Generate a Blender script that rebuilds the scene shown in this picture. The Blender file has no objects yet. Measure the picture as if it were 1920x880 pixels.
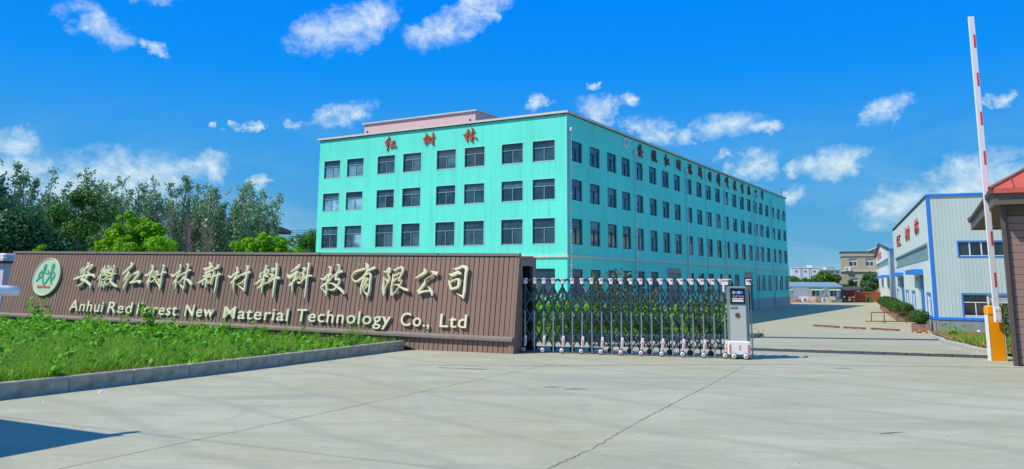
import bpy, bmesh, math, random
import numpy as np
from mathutils import Vector, Matrix

SC = bpy.context.scene
COL = SC.collection
R = math.radians
random.seed(7)
RNG = np.random.default_rng(11)

# ------------------------------------------------------------------ camera
cam_data = bpy.data.cameras.new("camera")
cam = bpy.data.objects.new("camera", cam_data)
COL.objects.link(cam)
cam.location = (0, 0, 1.6)
PITCH, ROLL = 0.1568, 0.006
cam.rotation_euler = (Matrix.Rotation(math.pi / 2 + PITCH, 4, 'X') @ Matrix.Rotation(ROLL, 4, 'Z')).to_euler()
cam_data.sensor_width = 36.0
cam_data.lens = 36.0 * 1504.5 / 1920.0
cam_data.shift_y = -(440.0 - 288.0) / 1920.0
cam_data.clip_start = 0.1
cam_data.clip_end = 6000
SC.camera = cam
SC.render.resolution_x = 1024
SC.render.resolution_y = 469

# ------------------------------------------------------------------ light and sky
SUN_EL = R(50)
SUN_DIR = Vector((-math.cos(R(18)) * math.cos(SUN_EL), -math.sin(R(18)) * math.cos(SUN_EL), math.sin(SUN_EL)))
sun_data = bpy.data.lights.new("sun", 'SUN')
sun_data.energy = 4.5
sun_data.angle = R(0.53)
sun_data.color = (1.0, 0.93, 0.80)
sun = bpy.data.objects.new("sun", sun_data)
COL.objects.link(sun)
sun.location = (-30, -10, 40)
sun.rotation_euler = SUN_DIR.to_track_quat('Z', 'Y').to_euler()

SC.view_settings.view_transform = 'Standard'
SC.view_settings.look = 'None'
SC.view_settings.exposure = 0.0
SC.view_settings.gamma = 1.0
SC.view_settings.use_curve_mapping = False
SC.cycles.use_adaptive_sampling = True
SC.cycles.max_bounces = 6
SC.cycles.transparent_max_bounces = 8

# clouds: azimuth from +Y towards +X, elevation, half sizes (degrees), tilt
CLOUDS = [(-28.4, 16.0, 2.3, 1.3, 20), (-24.9, 14.6, 1.1, .5, 25), (-12.6, 17.2, 3.5, 1.75, -14), (-10.2, 18.4, 2.2, 1.1, -35), (-5.2, 17.6, 2.6, 1.5, -25),
          (-2.4, 19.2, 2.6, 1.3, -30), (-12.1, 11.4, 2.5, 1.0, -15), (-18.4, 10.3, .75, .42, -20), (-20.1, 10.1, .4, .25, 0),
          (-24.8, 18.6, 2.8, .8, 0), (-32.0, 8.1, 1.8, 1.1, 0), (-26.8, 6.0, 6.6, 2.5, -6), (-31.5, 6.4, 3.2, 1.7, 0), (-23.6, 6.6, 2.6, 1.4, -15), (-21.4, 7.2, 1.9, 1.2, -20),
          (-17.8, 6.5, .9, .55, 0), (1.9, 12.5, 1.1, .5, 0), (6.3, 12.0, 1.7, 1.2, 30), (8.5, 12.8, 1.2, .6, 10), (10.3, 10.4, 2.0, 1.0, 25), (12.4, 9.9, .8, .7, -30),
          (15.3, 10.7, 2.8, 1.1, -8), (17.8, 10.7, 1.3, .55, 0), (25.3, 11.0, 1.9, .9, -15), (31.9, 11.2, .9, .5, 0), (22.3, 7.9, 2.3, 1.15, -10),
          (19.9, 7.5, 1.1, .6, -10), (16.8, 7.9, 1.9, 1.2, -15), (19.2, 5.8, 1.2, .8, 0), (14.5, 8.6, .7, .4, 0), (26.3, 5.1, 3.4, 1.7, -12),
          (29.8, 6.2, 3.4, 2.0, -18), (32.4, 6.3, 1.5, 1.2, 0), (5.9, 14.0, .5, .3, 0), (-29.5, 5.2, 3.4, 1.3, 0), (-15.2, 10.5, .8, .35, 0)]
for _k in range(30):                       # extra large clouds out of view, added to strengthen the fill light
    CLOUDS.append((46 + _k * 9.1, random.uniform(6, 48), random.uniform(4, 9), random.uniform(1.6, 4.2), random.uniform(-25, 15)))

world = bpy.data.worlds.new("World")
SC.world = world
world.use_nodes = True
wt = world.node_tree
for n in list(wt.nodes):
    wt.nodes.remove(n)
def WN(t, **kw):
    n = wt.nodes.new(t)
    for k, v in kw.items():
        setattr(n, k, v)
    return n
def WL(a, b):
    wt.links.new(a, b)
def wmath(op, a, b=None, clamp=False):
    n = WN('ShaderNodeMath', operation=op, use_clamp=clamp)
    for i, v in enumerate((a, b)):
        if v is None: continue
        if isinstance(v, (int, float)): n.inputs[i].default_value = v
        else: WL(v, n.inputs[i])
    return n.outputs[0]
sky = WN('ShaderNodeTexSky', sky_type='NISHITA')
sky.sun_disc = False
sky.sun_elevation = SUN_EL
sky.sun_rotation = math.atan2(SUN_DIR.x, SUN_DIR.y)
sky.altitude = 60
sky.air_density = 1.0
sky.dust_density = 0.2
sky.ozone_density = 5.0
hs = WN('ShaderNodeHueSaturation')
hs.inputs['Hue'].default_value = 0.497
hs.inputs['Saturation'].default_value = 1.42
hs.inputs['Value'].default_value = 1.3
WL(sky.outputs[0], hs.inputs['Color'])
geo = WN('ShaderNodeTexCoord')
sep = WN('ShaderNodeSeparateXYZ')
WL(geo.outputs['Generated'], sep.inputs[0])
az = wmath('MULTIPLY', wmath('ARCTAN2', sep.outputs[0], sep.outputs[1]), 57.29578)
el = wmath('MULTIPLY', wmath('ARCSINE', sep.outputs[2]), 57.29578)
comb = WN('ShaderNodeCombineXYZ')
WL(az, comb.inputs[0]); WL(el, comb.inputs[1])
wn = WN('ShaderNodeTexNoise'); wn.inputs['Scale'].default_value = .42; wn.inputs['Detail'].default_value = 9; wn.inputs['Roughness'].default_value = .68
WL(comb.outputs[0], wn.inputs['Vector'])
wsub = WN('ShaderNodeVectorMath', operation='SUBTRACT'); wsub.inputs[1].default_value = (.5, .5, .5); WL(wn.outputs['Color'], wsub.inputs[0])
wscl = WN('ShaderNodeVectorMath', operation='MULTIPLY'); wscl.inputs[1].default_value = (6.0, 2.6, 0); WL(wsub.outputs[0], wscl.inputs[0])
warp = WN('ShaderNodeVectorMath', operation='ADD'); WL(comb.outputs[0], warp.inputs[0]); WL(wscl.outputs[0], warp.inputs[1])
total = None
for (a, e, su, sv, rot) in CLOUDS:
    if a > 180: a -= 360
    mp = WN('ShaderNodeMapping', vector_type='TEXTURE')
    mp.inputs['Location'].default_value = (a, e, 0)
    mp.inputs['Rotation'].default_value = (0, 0, R(-rot))
    mp.inputs['Scale'].default_value = (su * 1.22 / math.cos(R(e)), sv * 1.15, 1)
    WL(warp.outputs[0], mp.inputs[0])
    ln = WN('ShaderNodeVectorMath', operation='DOT_PRODUCT')
    WL(mp.outputs[0], ln.inputs[0]); WL(mp.outputs[0], ln.inputs[1])
    m = wmath('SUBTRACT', 1.0, ln.outputs['Value'], True)
    total = m if total is None else wmath('MAXIMUM', total, m)
cn = WN('ShaderNodeTexNoise'); cn.inputs['Scale'].default_value = 0.55
cn.inputs['Detail'].default_value = 9; cn.inputs['Roughness'].default_value = .63; cn.inputs['Distortion'].default_value = .9
stretch = WN('ShaderNodeMapping'); stretch.inputs['Scale'].default_value = (.75, 1.15, 1); stretch.inputs['Rotation'].default_value = (0, 0, R(-20))
WL(comb.outputs[0], stretch.inputs[0]); WL(stretch.outputs[0], cn.inputs['Vector'])
cn2 = WN('ShaderNodeTexNoise'); cn2.inputs['Scale'].default_value = 1.3
cn2.inputs['Detail'].default_value = 5; cn2.inputs['Roughness'].default_value = .55
WL(comb.outputs[0], cn2.inputs['Vector'])
dens = wmath('ADD', wmath('MULTIPLY', total, 1.1), wmath('MULTIPLY', wmath('SUBTRACT', cn.outputs['Fac'], .5), 2.1))
dens = wmath('ADD', dens, wmath('MULTIPLY', wmath('SUBTRACT', cn2.outputs['Fac'], .5), .5))
dens = wmath('DIVIDE', wmath('SUBTRACT', dens, .20), 1.35, True)
dens = wmath('MULTIPLY', dens, wmath('MULTIPLY', total, 3.0, True))
dens = wmath('POWER', dens, 1.35)
vn = WN('ShaderNodeTexNoise'); vn.inputs['Scale'].default_value = .10; vn.inputs['Detail'].default_value = 7; vn.inputs['Roughness'].default_value = .6; vn.inputs['Distortion'].default_value = 1.0
vm = WN('ShaderNodeMapping'); vm.inputs['Scale'].default_value = (.8, 2.4, 1); WL(comb.outputs[0], vm.inputs[0]); WL(vm.outputs[0], vn.inputs['Vector'])
low = wmath('SUBTRACT', 1.0, wmath('DIVIDE', el, 12.0, True), True)
veil = wmath('MULTIPLY', wmath('MULTIPLY', wmath('SUBTRACT', vn.outputs['Fac'], .44), 3.0, True), wmath('MULTIPLY', low, .55))
dens = wmath('MAXIMUM', dens, veil)
shade = WN('ShaderNodeMix', data_type='RGBA')
shade.inputs['A'].default_value = (5.0, 7.6, 8.9, 1)
shade.inputs['B'].default_value = (9.6, 11.0, 10.6, 1)
WL(wmath('ADD', wmath('MULTIPLY', wmath('SUBTRACT', cn2.outputs['Fac'], .45), 2.2), wmath('MULTIPLY', total, .9), True), shade.inputs['Factor'])
ramp = WN('ShaderNodeValToRGB')
SKYC = [(0.0, (1.3, 4.4, 6.7)), (0.05, (1.0, 4.3, 7.6)), (0.14, (.50, 3.9, 9.0)), (0.24, (.05, 3.2, 10.6)), (0.35, (.0, 2.7, 10.9)), (0.50, (.25, 2.7, 9.6)), (1.0, (.4, 2.4, 8.0))]
ramp.color_ramp.elements[0].position = 0; ramp.color_ramp.elements[1].position = 1
ramp.color_ramp.elements[0].color = (*[v / 12 for v in SKYC[0][1]], 1); ramp.color_ramp.elements[1].color = (*[v / 12 for v in SKYC[-1][1]], 1)
for pos, c_ in SKYC[1:-1]:
    e_ = ramp.color_ramp.elements.new(pos); e_.color = (*[v / 12 for v in c_], 1)
WL(wmath('DIVIDE', el, 60.0, True), ramp.inputs[0])
sc10 = WN('ShaderNodeVectorMath', operation='SCALE'); sc10.inputs['Scale'].default_value = 12.0
WL(ramp.outputs[0], sc10.inputs[0])
skymix = WN('ShaderNodeMix', data_type='RGBA'); skymix.inputs['Factor'].default_value = .95
WL(hs.outputs[0], skymix.inputs['A']); WL(sc10.outputs[0], skymix.inputs['B'])
mixc = WN('ShaderNodeMix', data_type='RGBA')
WL(wmath('MULTIPLY', dens, .9), mixc.inputs['Factor'])
WL(skymix.outputs['Result'], mixc.inputs['A'])
WL(shade.outputs['Result'], mixc.inputs['B'])
bg = WN('ShaderNodeBackground'); bg.inputs['Strength'].default_value = 0.09
out = WN('ShaderNodeOutputWorld')
WL(mixc.outputs['Result'], bg.inputs['Color']); WL(bg.outputs[0], out.inputs['Surface'])

# ------------------------------------------------------------------ helpers
def tag(o, label=None, cat=None, group=None, kind=None):
    if label: o['label'] = label
    if cat: o['category'] = cat
    if group: o['group'] = group
    if kind: o['kind'] = kind
    return o
def empty(name, loc, rz=0, label=None, cat=None, group=None):
    o = bpy.data.objects.new(name, None)
    o.empty_display_size = .3
    o.location = loc; o.rotation_euler = (0, 0, rz)
    COL.objects.link(o)
    return tag(o, label, cat, group)
def inst(name, mesh, parent=None, loc=(0, 0, 0), rot=(0, 0, 0), scale=None):
    o = bpy.data.objects.new(name, mesh)
    o.location = loc; o.rotation_euler = rot
    if scale is not None: o.scale = scale
    o.parent = parent
    COL.objects.link(o)
    return o
def copy_tree(o, parent=None):
    c = o.copy(); COL.objects.link(c); c.parent = parent
    for ch in o.children: copy_tree(ch, c)
    return c

class MB:
    def __init__(s): s.v = []; s.f = []; s.sm = []
    def add(s, vs, fs, smooth=False):
        n = len(s.v); s.v += [tuple(p) for p in vs]; s.f += [tuple(i + n for i in f) for f in fs]; s.sm += [smooth] * len(fs); return s
    def box(s, x0, x1, y0, y1, z0, z1, M=None):
        vs = [(x, y, z) for z in (z0, z1) for x, y in ((x0, y0), (x1, y0), (x1, y1), (x0, y1))]
        if M is not None: vs = [tuple(M @ Vector(p)) for p in vs]
        return s.add(vs, [(3, 2, 1, 0), (4, 5, 6, 7), (0, 1, 5, 4), (1, 2, 6, 5), (2, 3, 7, 6), (3, 0, 4, 7)])
    def bev(s, x0, x1, y0, y1, z0, z1, b=.02, M=None):   # box with chamfered vertical and top edges
        pts = [(x0 + b, y0), (x1 - b, y0), (x1, y0 + b), (x1, y1 - b), (x1 - b, y1), (x0 + b, y1), (x0, y1 - b), (x0, y0 + b)]
        cx, cy = (x0 + x1) / 2, (y0 + y1) / 2
        ins = [(cx + (x - cx) * (1 - 2 * b / (x1 - x0)), cy + (y - cy) * (1 - 2 * b / (y1 - y0))) for x, y in pts]
        vs = [(x, y, z0) for x, y in pts] + [(x, y, z1 - b) for x, y in pts] + [(x, y, z1) for x, y in ins]
        if M is not None: vs = [tuple(M @ Vector(p)) for p in vs]
        fs = [tuple(range(7, -1, -1)), tuple(range(16, 24))]
        for k in (0, 8):
            for i in range(8): fs.append((k + i, k + (i + 1) % 8, k + 8 + (i + 1) % 8, k + 8 + i))
        return s.add(vs, fs)
    def quad(s, a, b, c, d): return s.add([a, b, c, d], [(0, 1, 2, 3)])
    def tube(s, pts, rad, n=8, caps=True, smooth=True):
        pts = [Vector(p) for p in pts]
        if not isinstance(rad, (list, tuple)): rad = [rad] * len(pts)
        vs = []; fs = []
        up0 = None
        for i, p in enumerate(pts):
            t = (pts[min(i + 1, len(pts) - 1)] - pts[max(i - 1, 0)])
            t.normalize()
            if up0 is None: up0 = Vector((0, 0, 1)) if abs(t.z) < .9 else Vector((0, 1, 0))
            a = t.cross(up0)
            if a.length < 1e-4: a = t.cross(Vector((1, 0, 0)))
            a.normalize(); b = a.cross(t)
            up0 = b
            for k in range(n):
                w = 2 * math.pi * k / n
                vs.append(p + (a * math.cos(w) + b * math.sin(w)) * rad[i])
        for i in range(len(pts) - 1):
            for k in range(n):
                fs.append((i * n + k, i * n + (k + 1) % n, (i + 1) * n + (k + 1) % n, (i + 1) * n + k))
        s.add(vs, fs, smooth)
        if caps:
            m = len(s.v) - len(vs)
            s.f.append(tuple(m + k for k in range(n - 1, -1, -1))); s.sm.append(False)
            s.f.append(tuple(m + (len(pts) - 1) * n + k for k in range(n))); s.sm.append(False)
        return s
    def disc(s, c, r, axis='Y', h=.02, n=24, r2=None):      # short cylinder, front at c, going h along +axis
        r2 = r if r2 is None else r2
        vs = []
        for d, rr in ((0, r2), (h, r)):
            for k in range(n):
                w = 2 * math.pi * k / n; a, b = rr * math.cos(w), rr * math.sin(w)
                vs.append({'Y': (c[0] + a, c[1] + d, c[2] + b), 'X': (c[0] + d, c[1] + a, c[2] + b), 'Z': (c[0] + a, c[1] + b, c[2] + d)}[axis])
        fs = [tuple(range(n)), tuple(range(2 * n - 1, n - 1, -1))] + [(k, k + n, (k + 1) % n + n, (k + 1) % n) for k in range(n)]
        return s.add(vs, fs)
    def mesh(s, name, m):
        me = bpy.data.meshes.new(name)
        me.from_pydata(s.v, [], s.f)
        me.polygons.foreach_set('use_smooth', s.sm)
        me.materials.append(m)
        bm = bmesh.new(); bm.from_mesh(me); bmesh.ops.recalc_face_normals(bm, faces=bm.faces); bm.to_mesh(me); bm.free()
        return me
    def build(s, name, m, parent=None, loc=(0, 0, 0), rot=(0, 0, 0)):
        return inst(name, s.mesh(name, m), parent, loc, rot)

def quads_mesh(name, V, m, n=4):
    """V: (k,n,3) array -> mesh of k n-gons"""
    k = len(V)
    me = bpy.data.meshes.new(name)
    me.vertices.add(k * n); me.vertices.foreach_set('co', np.ascontiguousarray(V, dtype=np.float32).ravel())
    me.loops.add(k * n); me.loops.foreach_set('vertex_index', np.arange(k * n, dtype=np.int32))
    me.polygons.add(k); me.polygons.foreach_set('loop_start', np.arange(k, dtype=np.int32) * n)
    me.polygons.foreach_set('loop_total', np.full(k, n, dtype=np.int32))
    me.update(calc_edges=True); me.validate()
    me.materials.append(m)
    return me

# ------------------------------------------------------------------ materials
class Mat:
    def __init__(s, name, col=(.5, .5, .5), rough=.6, metal=0, spec=.5):
        s.m = bpy.data.materials.new(name); s.m.use_nodes = True
        s.t = s.m.node_tree; s.b = s.t.nodes['Principled BSDF']
        s.b.inputs['Base Color'].default_value = (*col, 1)
        s.b.inputs['Roughness'].default_value = rough; s.b.inputs['Metallic'].default_value = metal
        s.b.inputs['Specular IOR Level'].default_value = spec
        s.col = col; s.src = None
    def n(s, t, **kw):
        x = s.t.nodes.new(t)
        for k, v in kw.items(): setattr(x, k, v)
        return x
    def l(s, a, b): s.t.links.new(a, b)
    def coord(s, scale=(1, 1, 1), kind='Object', loc=(0, 0, 0)):
        tc = s.n('ShaderNodeTexCoord'); mp = s.n('ShaderNodeMapping')
        mp.inputs['Scale'].default_value = scale; mp.inputs['Location'].default_value = loc
        s.l(tc.outputs[kind], mp.inputs[0]); return mp.outputs[0]
    def wcoord(s, scale=(1, 1, 1)):
        g = s.n('ShaderNodeNewGeometry'); mp = s.n('ShaderNodeMapping'); mp.inputs['Scale'].default_value = scale
        s.l(g.outputs['Position'], mp.inputs[0]); return mp.outputs[0]
    def noise(s, vec, scale, detail=4, rough=.55, dist=0):
        x = s.n('ShaderNodeTexNoise'); x.inputs['Scale'].default_value = scale; x.inputs['Detail'].default_value = detail
        x.inputs['Roughness'].default_value = rough; x.inputs['Distortion'].default_value = dist
        s.l(vec, x.inputs['Vector']); return x.outputs['Fac']
    def ramp(s, fac, lo, hi, a=0., b=1.):
        x = s.n('ShaderNodeMapRange'); x.inputs['From Min'].default_value = lo; x.inputs['From Max'].default_value = hi
        x.inputs['To Min'].default_value = a; x.inputs['To Max'].default_value = b; s.l(fac, x.inputs[0]); return x.outputs[0]
    def mix(s, fac, col, amount=1.0):
        """mix towards col by fac"""
        x = s.n('ShaderNodeMix', data_type='RGBA')
        if s.src is None: x.inputs['A'].default_value = (*s.col, 1)
        else: s.l(s.src, x.inputs['A'])
        x.inputs['B'].default_value = (*col, 1)
        if amount != 1.0:
            mm = s.n('ShaderNodeMath', operation='MULTIPLY'); mm.inputs[1].default_value = amount; s.l(fac, mm.inputs[0]); fac = mm.outputs[0]
        s.l(fac, x.inputs['Factor']); s.src = x.outputs['Result']; s.l(s.src, s.b.inputs['Base Color']); return s
    def bump(s, h, strength=.3, dist=.01):
        x = s.n('ShaderNodeBump'); x.inputs['Strength'].default_value = strength; x.inputs['Distance'].default_value = dist
        s.l(h, x.inputs['Height']); s.l(x.outputs[0], s.b.inputs['Normal']); return s
    def island(s, cols):
        g = s.n('ShaderNodeNewGeometry'); r = s.n('ShaderNodeValToRGB')
        r.color_ramp.elements[0].color = (*cols[0], 1); r.color_ramp.elements[1].color = (*cols[-1], 1)
        for i, c in enumerate(cols[1:-1]):
            e = r.color_ramp.elements.new((i + 1) / (len(cols) - 1)); e.color = (*c, 1)
        s.l(g.outputs['Random Per Island'], r.inputs[0]); s.src = r.outputs[0]; s.l(s.src, s.b.inputs['Base Color']); return s
    def objrand(s, cols):
        g = s.n('ShaderNodeObjectInfo'); r = s.n('ShaderNodeValToRGB')
        r.color_ramp.elements[0].color = (*cols[0], 1); r.color_ramp.elements[1].color = (*cols[-1], 1)
        for i, c in enumerate(cols[1:-1]):
            e = r.color_ramp.elements.new((i + 1) / (len(cols) - 1)); e.color = (*c, 1)
        s.l(g.outputs['Random'], r.inputs[0]); s.src = r.outputs[0]; s.l(s.src, s.b.inputs['Base Color']); return s
    def leafy(s, amt=.35):
        tr = s.n('ShaderNodeBsdfTranslucent'); ms = s.n('ShaderNodeMixShader'); ms.inputs[0].default_value = amt
        if s.src: s.l(s.src, tr.inputs['Color'])
        else: tr.inputs['Color'].default_value = (*s.col, 1)
        o = [n for n in s.t.nodes if n.type == 'OUTPUT_MATERIAL'][0]
        s.l(s.b.outputs[0], ms.inputs[1]); s.l(tr.outputs[0], ms.inputs[2]); s.l(ms.outputs[0], o.inputs['Surface']); return s

def simple(name, col, rough=.6, metal=0, var=.15, scale=6, spec=.5):
    a = Mat(name, col, rough, metal, spec)
    f = a.noise(a.coord(), scale, 5)
    a.mix(a.ramp(f, .35, .7), tuple(c * (1 - var) for c in col))
    return a.m

M = {}
# concrete paving
c = Mat('concrete_paving', (0.422, 0.427, 0.278), .8)
w1 = c.wcoord()
big = c.noise(w1, .16, 4, .6, .4); mid = c.noise(c.wcoord((.5, 1.7, 1)), .8, 6, .65, .6); fine = c.noise(w1, 14, 5, .7)
c.mix(c.ramp(mid, .40, .64), (0.554, 0.541, 0.379), .75)
c.mix(c.ramp(big, .46, .62), (0.41, 0.37, 0.202), .55)
c.mix(c.ramp(c.noise(c.wcoord((.45, 1.6, 1)), 1.1, 6, .7, 1.2), .54, .66), (0.404, 0.342, 0.192), .6)
c.mix(c.ramp(c.noise(c.wcoord((.3, 1.2, 1)), .5, 4, .6, .8), .55, .68), (0.295, 0.325, 0.253), .6)
c.mix(c.ramp(c.noise(c.wcoord((1.6, .35, 1)), .9, 5, .7, .5), .60, .70), (0.29, 0.307, 0.237), .45)
c.mix(c.ramp(c.noise(c.wcoord((.6, 3, 1)), 2.4, 7, .75, .5), .50, .70), (0.602, 0.57, 0.404), .45)
c.mix(c.ramp(fine, .35, .72), (0.302, 0.302, 0.202), .4)
c.mix(c.ramp(c.noise(w1, 55, 2, .5), .68, .74), (0.12, 0.114, 0.081), .5)
c.mix(c.ramp(c.noise(w1, 7, 8, .8), .62, .68), (0.229, 0.228, 0.152), .35)
# faint tyre smears
wv = c.n('ShaderNodeTexWave', wave_type='BANDS', bands_direction='DIAGONAL'); wv.inputs['Scale'].default_value = .32; wv.inputs['Distortion'].default_value = 5; wv.inputs['Detail'].default_value = 4; wv.inputs['Detail Scale'].default_value = .5
c.l(w1, wv.inputs[0]); c.mix(c.ramp(wv.outputs['Fac'], .90, 1.0), (0.325, 0.331, 0.223), .45)
sx_ = c.n('ShaderNodeSeparateXYZ'); c.l(w1, sx_.inputs[0])
c.mix(c.ramp(sx_.outputs[1], 30, 60), (0.434, 0.382, 0.223), .45)
c.bump(c.noise(w1, 30, 6, .7), .35, .01); M['concrete'] = c.m
c = Mat('joint_filler', (.13, .125, .11), .95); c.mix(c.ramp(c.noise(c.wcoord(), 3, 4), .4, .6), (.36, .35, .31)); M['joint'] = c.m
M['crack'] = simple('crack_dark', (.24, .24, .20), .95)
c = Mat('earth', (.16, .115, .065), .95); c.mix(c.ramp(c.noise(c.wcoord(), .8, 6, .6), .4, .6), (.07, .12, .03)); M['earth'] = c.m
c = Mat('lawn_soil', (.10, .115, .035), .95); c.mix(c.ramp(c.noise(c.wcoord(), 2.2, 6, .65), .42, .62), (.25, .16, .08)); M['soil'] = c.m
c = Mat('kerb_stone', (.47, .43, .32), .85); c.mix(c.ramp(c.noise(c.coord(), 5, 6, .65), .4, .7), (.24, .22, .16)); c.mix(c.ramp(c.noise(c.coord(), 45, 3), .55, .7), (.4, .41, .38), .4); c.bump(c.noise(c.coord(), 25, 5), .3, .01); M['kerb'] = c.m
c = Mat('pale_kerb', (.50, .50, .45), .85); c.mix(c.ramp(c.noise(c.coord(), 6, 6, .65), .45, .7), (.33, .33, .28)); M['pale_kerb'] = c.m
# teal render with rain streaks
def teal(name, col, dark):
    c = Mat(name, col, .75, 0, .25)
    v = c.coord((1.6, 1.6, .09)); s1 = c.noise(v, 1.3, 5, .7, .2)
    c.mix(c.ramp(c.noise(c.coord(), .18, 4, .6), .4, .7), tuple(x * .85 for x in col), .8)
    c.mix(c.ramp(s1, .50, .68), dark, .5)
    c.mix(c.ramp(c.noise(c.coord((3, 3, .16)), 1.4, 4, .6), .56, .72), tuple(x * .6 + .05 for x in dark), .45)
    c.mix(c.ramp(c.noise(c.coord(), 9, 5, .7), .45, .75), tuple(min(1, x * 1.12 + .01) for x in col), .4)
    c.mix(c.ramp(c.noise(c.coord(), 2.0, 6, .7), .62, .72), tuple(x * .75 for x in col), .5)
    c.bump(c.noise(c.coord(), 18, 5, .7), .25, .02); return c.m
M['teal'] = teal('turquoise_render', (.14, .87, .68), (.085, .65, .50))
M['teal_trim'] = simple('turquoise_window_edge', (.30, .80, .70), .7)
c = Mat('grey_plinth', (.36, .46, .50), .85); c.mix(c.ramp(c.noise(c.coord(), 1.2, 5, .6), .4, .7), (.27, .36, .40)); M['plinth'] = c.m
c = Mat('grey_render', (.29, .31, .31), .85); c.mix(c.ramp(c.noise(c.coord(), 1.5, 6, .65), .4, .7), (.21, .225, .225)); M['grey_render'] = c.m
M['coping'] = simple('cream_coping', (.72, .66, .58), .7)
M['dark_edge'] = simple('dark_flashing', (.05, .09, .09), .6)
M['pink'] = simple('pink_render', (.80, .53, .50), .8, var=.08)
M['pipe'] = simple('grey_drainpipe', (.72, .82, .80), .5)
M['alu_dark'] = simple('dark_window_metal', (.035, .05, .055), .45)
M['alu'] = simple('window_metal', (.33, .42, .42), .4, .3)
M['white'] = simple('white_paint', (.78, .79, .78), .45, var=.08)
M['wplastic'] = simple('white_plastic', (.82, .83, .84), .3, var=.04)
def glass(name, col, r=.06, bmp=.05):
    c = Mat(name, col, r, 0, .9); c.b.inputs['IOR'].default_value = 1.55
    oi_ = c.n('ShaderNodeObjectInfo')
    c.mix(c.ramp(oi_.outputs['Random'], .15, 1.0), tuple(min(1, x * 2.6 + .01) for x in col), .8)
    c.mix(c.ramp(c.noise(c.wcoord(), 1.1, 4, .6), .4, .7), tuple(x * .5 for x in col))
    c.mix(c.ramp(c.noise(c.wcoord(), 7, 3, .6), .66, .7), (.35, .4, .4), .35)
    c.bump(c.noise(c.wcoord(), .9, 2), bmp, .02); return c.m
M['glass'] = glass('window_glass', (.018, .05, .072))
M['glass_b'] = glass('window_glass_murky', (.035, .085, .11), .12)
M['glass_sky'] = glass('window_glass_sky', (.15, .30, .38), .08)  # pale blue of the sky in the panes is put into the colour
M['glass_black'] = glass('dark_glass_and_interior', (.012, .015, .018))  # also stands in for unlit interiors of open sashes and doorways
M['blind'] = simple('grey_blind', (.17, .18, .175), .8)
M['pale_blind'] = simple('pale_blind', (.42, .45, .43), .8)
M['shutter'] = simple('roller_shutter', (.26, .28, .28), .5, .2)
M['red_letter'] = simple('red_letter', (.72, .085, .035), .55, var=.3)
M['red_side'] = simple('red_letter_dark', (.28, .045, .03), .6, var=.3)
M['print_red'] = simple('printed_red', (.56, .10, .06), .6, var=.2)
# brown composite board
c = Mat('brown_board', (.215, .150, .125), .55)
c.objrand([(0.277, 0.174, 0.119), (0.302, 0.183, 0.122), (0.253, 0.153, 0.104), (0.287, 0.174, 0.119)])
c.mix(c.ramp(c.noise(c.coord((1, 1, .1)), 30, 4, .6), .4, .7), (0.222, 0.135, 0.091), .45)
c.mix(c.ramp(c.noise(c.coord(), 3, 5, .6), .55, .75), (0.333, 0.221, 0.15), .35)
c.bump(c.noise(c.coord((1, 1, .05)), 60, 3), .2, .004); M['board'] = c.m
M['brown_trim'] = simple('brown_trim', (.25, .21, .17), .5)
M['brown_dark'] = simple('dark_brown_trim', (.105, .080, .068), .55)
M['brown_mid'] = simple('mid_brown_fascia', (.15, .115, .092), .5)
M['brown_soffit'] = simple('brown_soffit', (.15, .105, .065), .7)
M['board_red'] = simple('red_brown_board', (.30, .185, .145), .55, var=.12)
M['shadow_gap'] = simple('groove_backing', (.035, .028, .025), .9)
c = Mat('gilt_letter', (.92, .87, .52), .35, .12)
c.mix(c.ramp(c.noise(c.wcoord(), 4, 4, .6), .4, .65), (.84, .86, .56)); c.mix(c.ramp(c.noise(c.wcoord(), 22, 4, .6), .62, .68), (.42, .38, .18), .3); M['gilt'] = c.m
c = Mat('gilt_letter_side', (.40, .37, .2), .35, .5); M['gilt_side'] = c.m
c = Mat('logo_disc', (.52, .68, .42), .5); c.mix(c.ramp(c.noise(c.coord(), 4, 5, .6, 1), .45, .62), (.58, .60, .38)); c.mix(c.ramp(c.noise(c.coord(), 9, 5, .7), .6, .66), (.36, .38, .26), .5); M['logo_disc'] = c.m
M['logo_rim'] = simple('logo_rim', (.75, .78, .55), .4)
M['logo_green'] = simple('logo_green', (.04, .46, .30), .45)
M['logo_red'] = simple('logo_red', (.85, .13, .07), .45)
# gate
M['steel'] = simple('brushed_steel', (.44, .47, .45), .35, .75)
M['rail'] = simple('dark_gate_metal', (.055, .085, .10), .4, .3)
M['orange'] = simple('orange_plastic', (.85, .16, .02), .4)
M['barrier_orange'] = simple('barrier_orange', (1.0, .37, .003), .35, var=.04, scale=2)
M['barrier_red'] = simple('barrier_red', (.80, .05, .03), .4)
M['screen_black'] = simple('screen_black', (.008, .009, .012), .2)
M['unit_grey'] = simple('motor_cabinet_grey', (.27, .33, .35), .4, .3)
M['unit_panel'] = simple('motor_cabinet_panel', (.60, .61, .55), .4, .3, var=.06)
M['black'] = simple('black_rubber', (.03, .034, .038), .75)
M['rubber'] = simple('bump_rubber', (.055, .07, .08), .75)
M['yellow'] = simple('yellow_reflector', (.90, .44, .03), .5, var=.3)
M['blue'] = simple('blue_trim', (.02, .24, .85), .45)
M['blue_door'] = simple('blue_door', (.03, .22, .72), .5)
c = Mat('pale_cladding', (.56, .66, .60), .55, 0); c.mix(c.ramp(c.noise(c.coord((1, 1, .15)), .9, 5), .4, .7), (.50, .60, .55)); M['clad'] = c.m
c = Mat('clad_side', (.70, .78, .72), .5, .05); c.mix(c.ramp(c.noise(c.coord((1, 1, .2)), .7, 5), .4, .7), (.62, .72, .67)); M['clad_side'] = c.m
M['clad_white'] = simple('white_cladding', (.90, .91, .86), .5)
M['skylight'] = simple('translucent_strip', (.20, .36, .38), .35)
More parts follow.
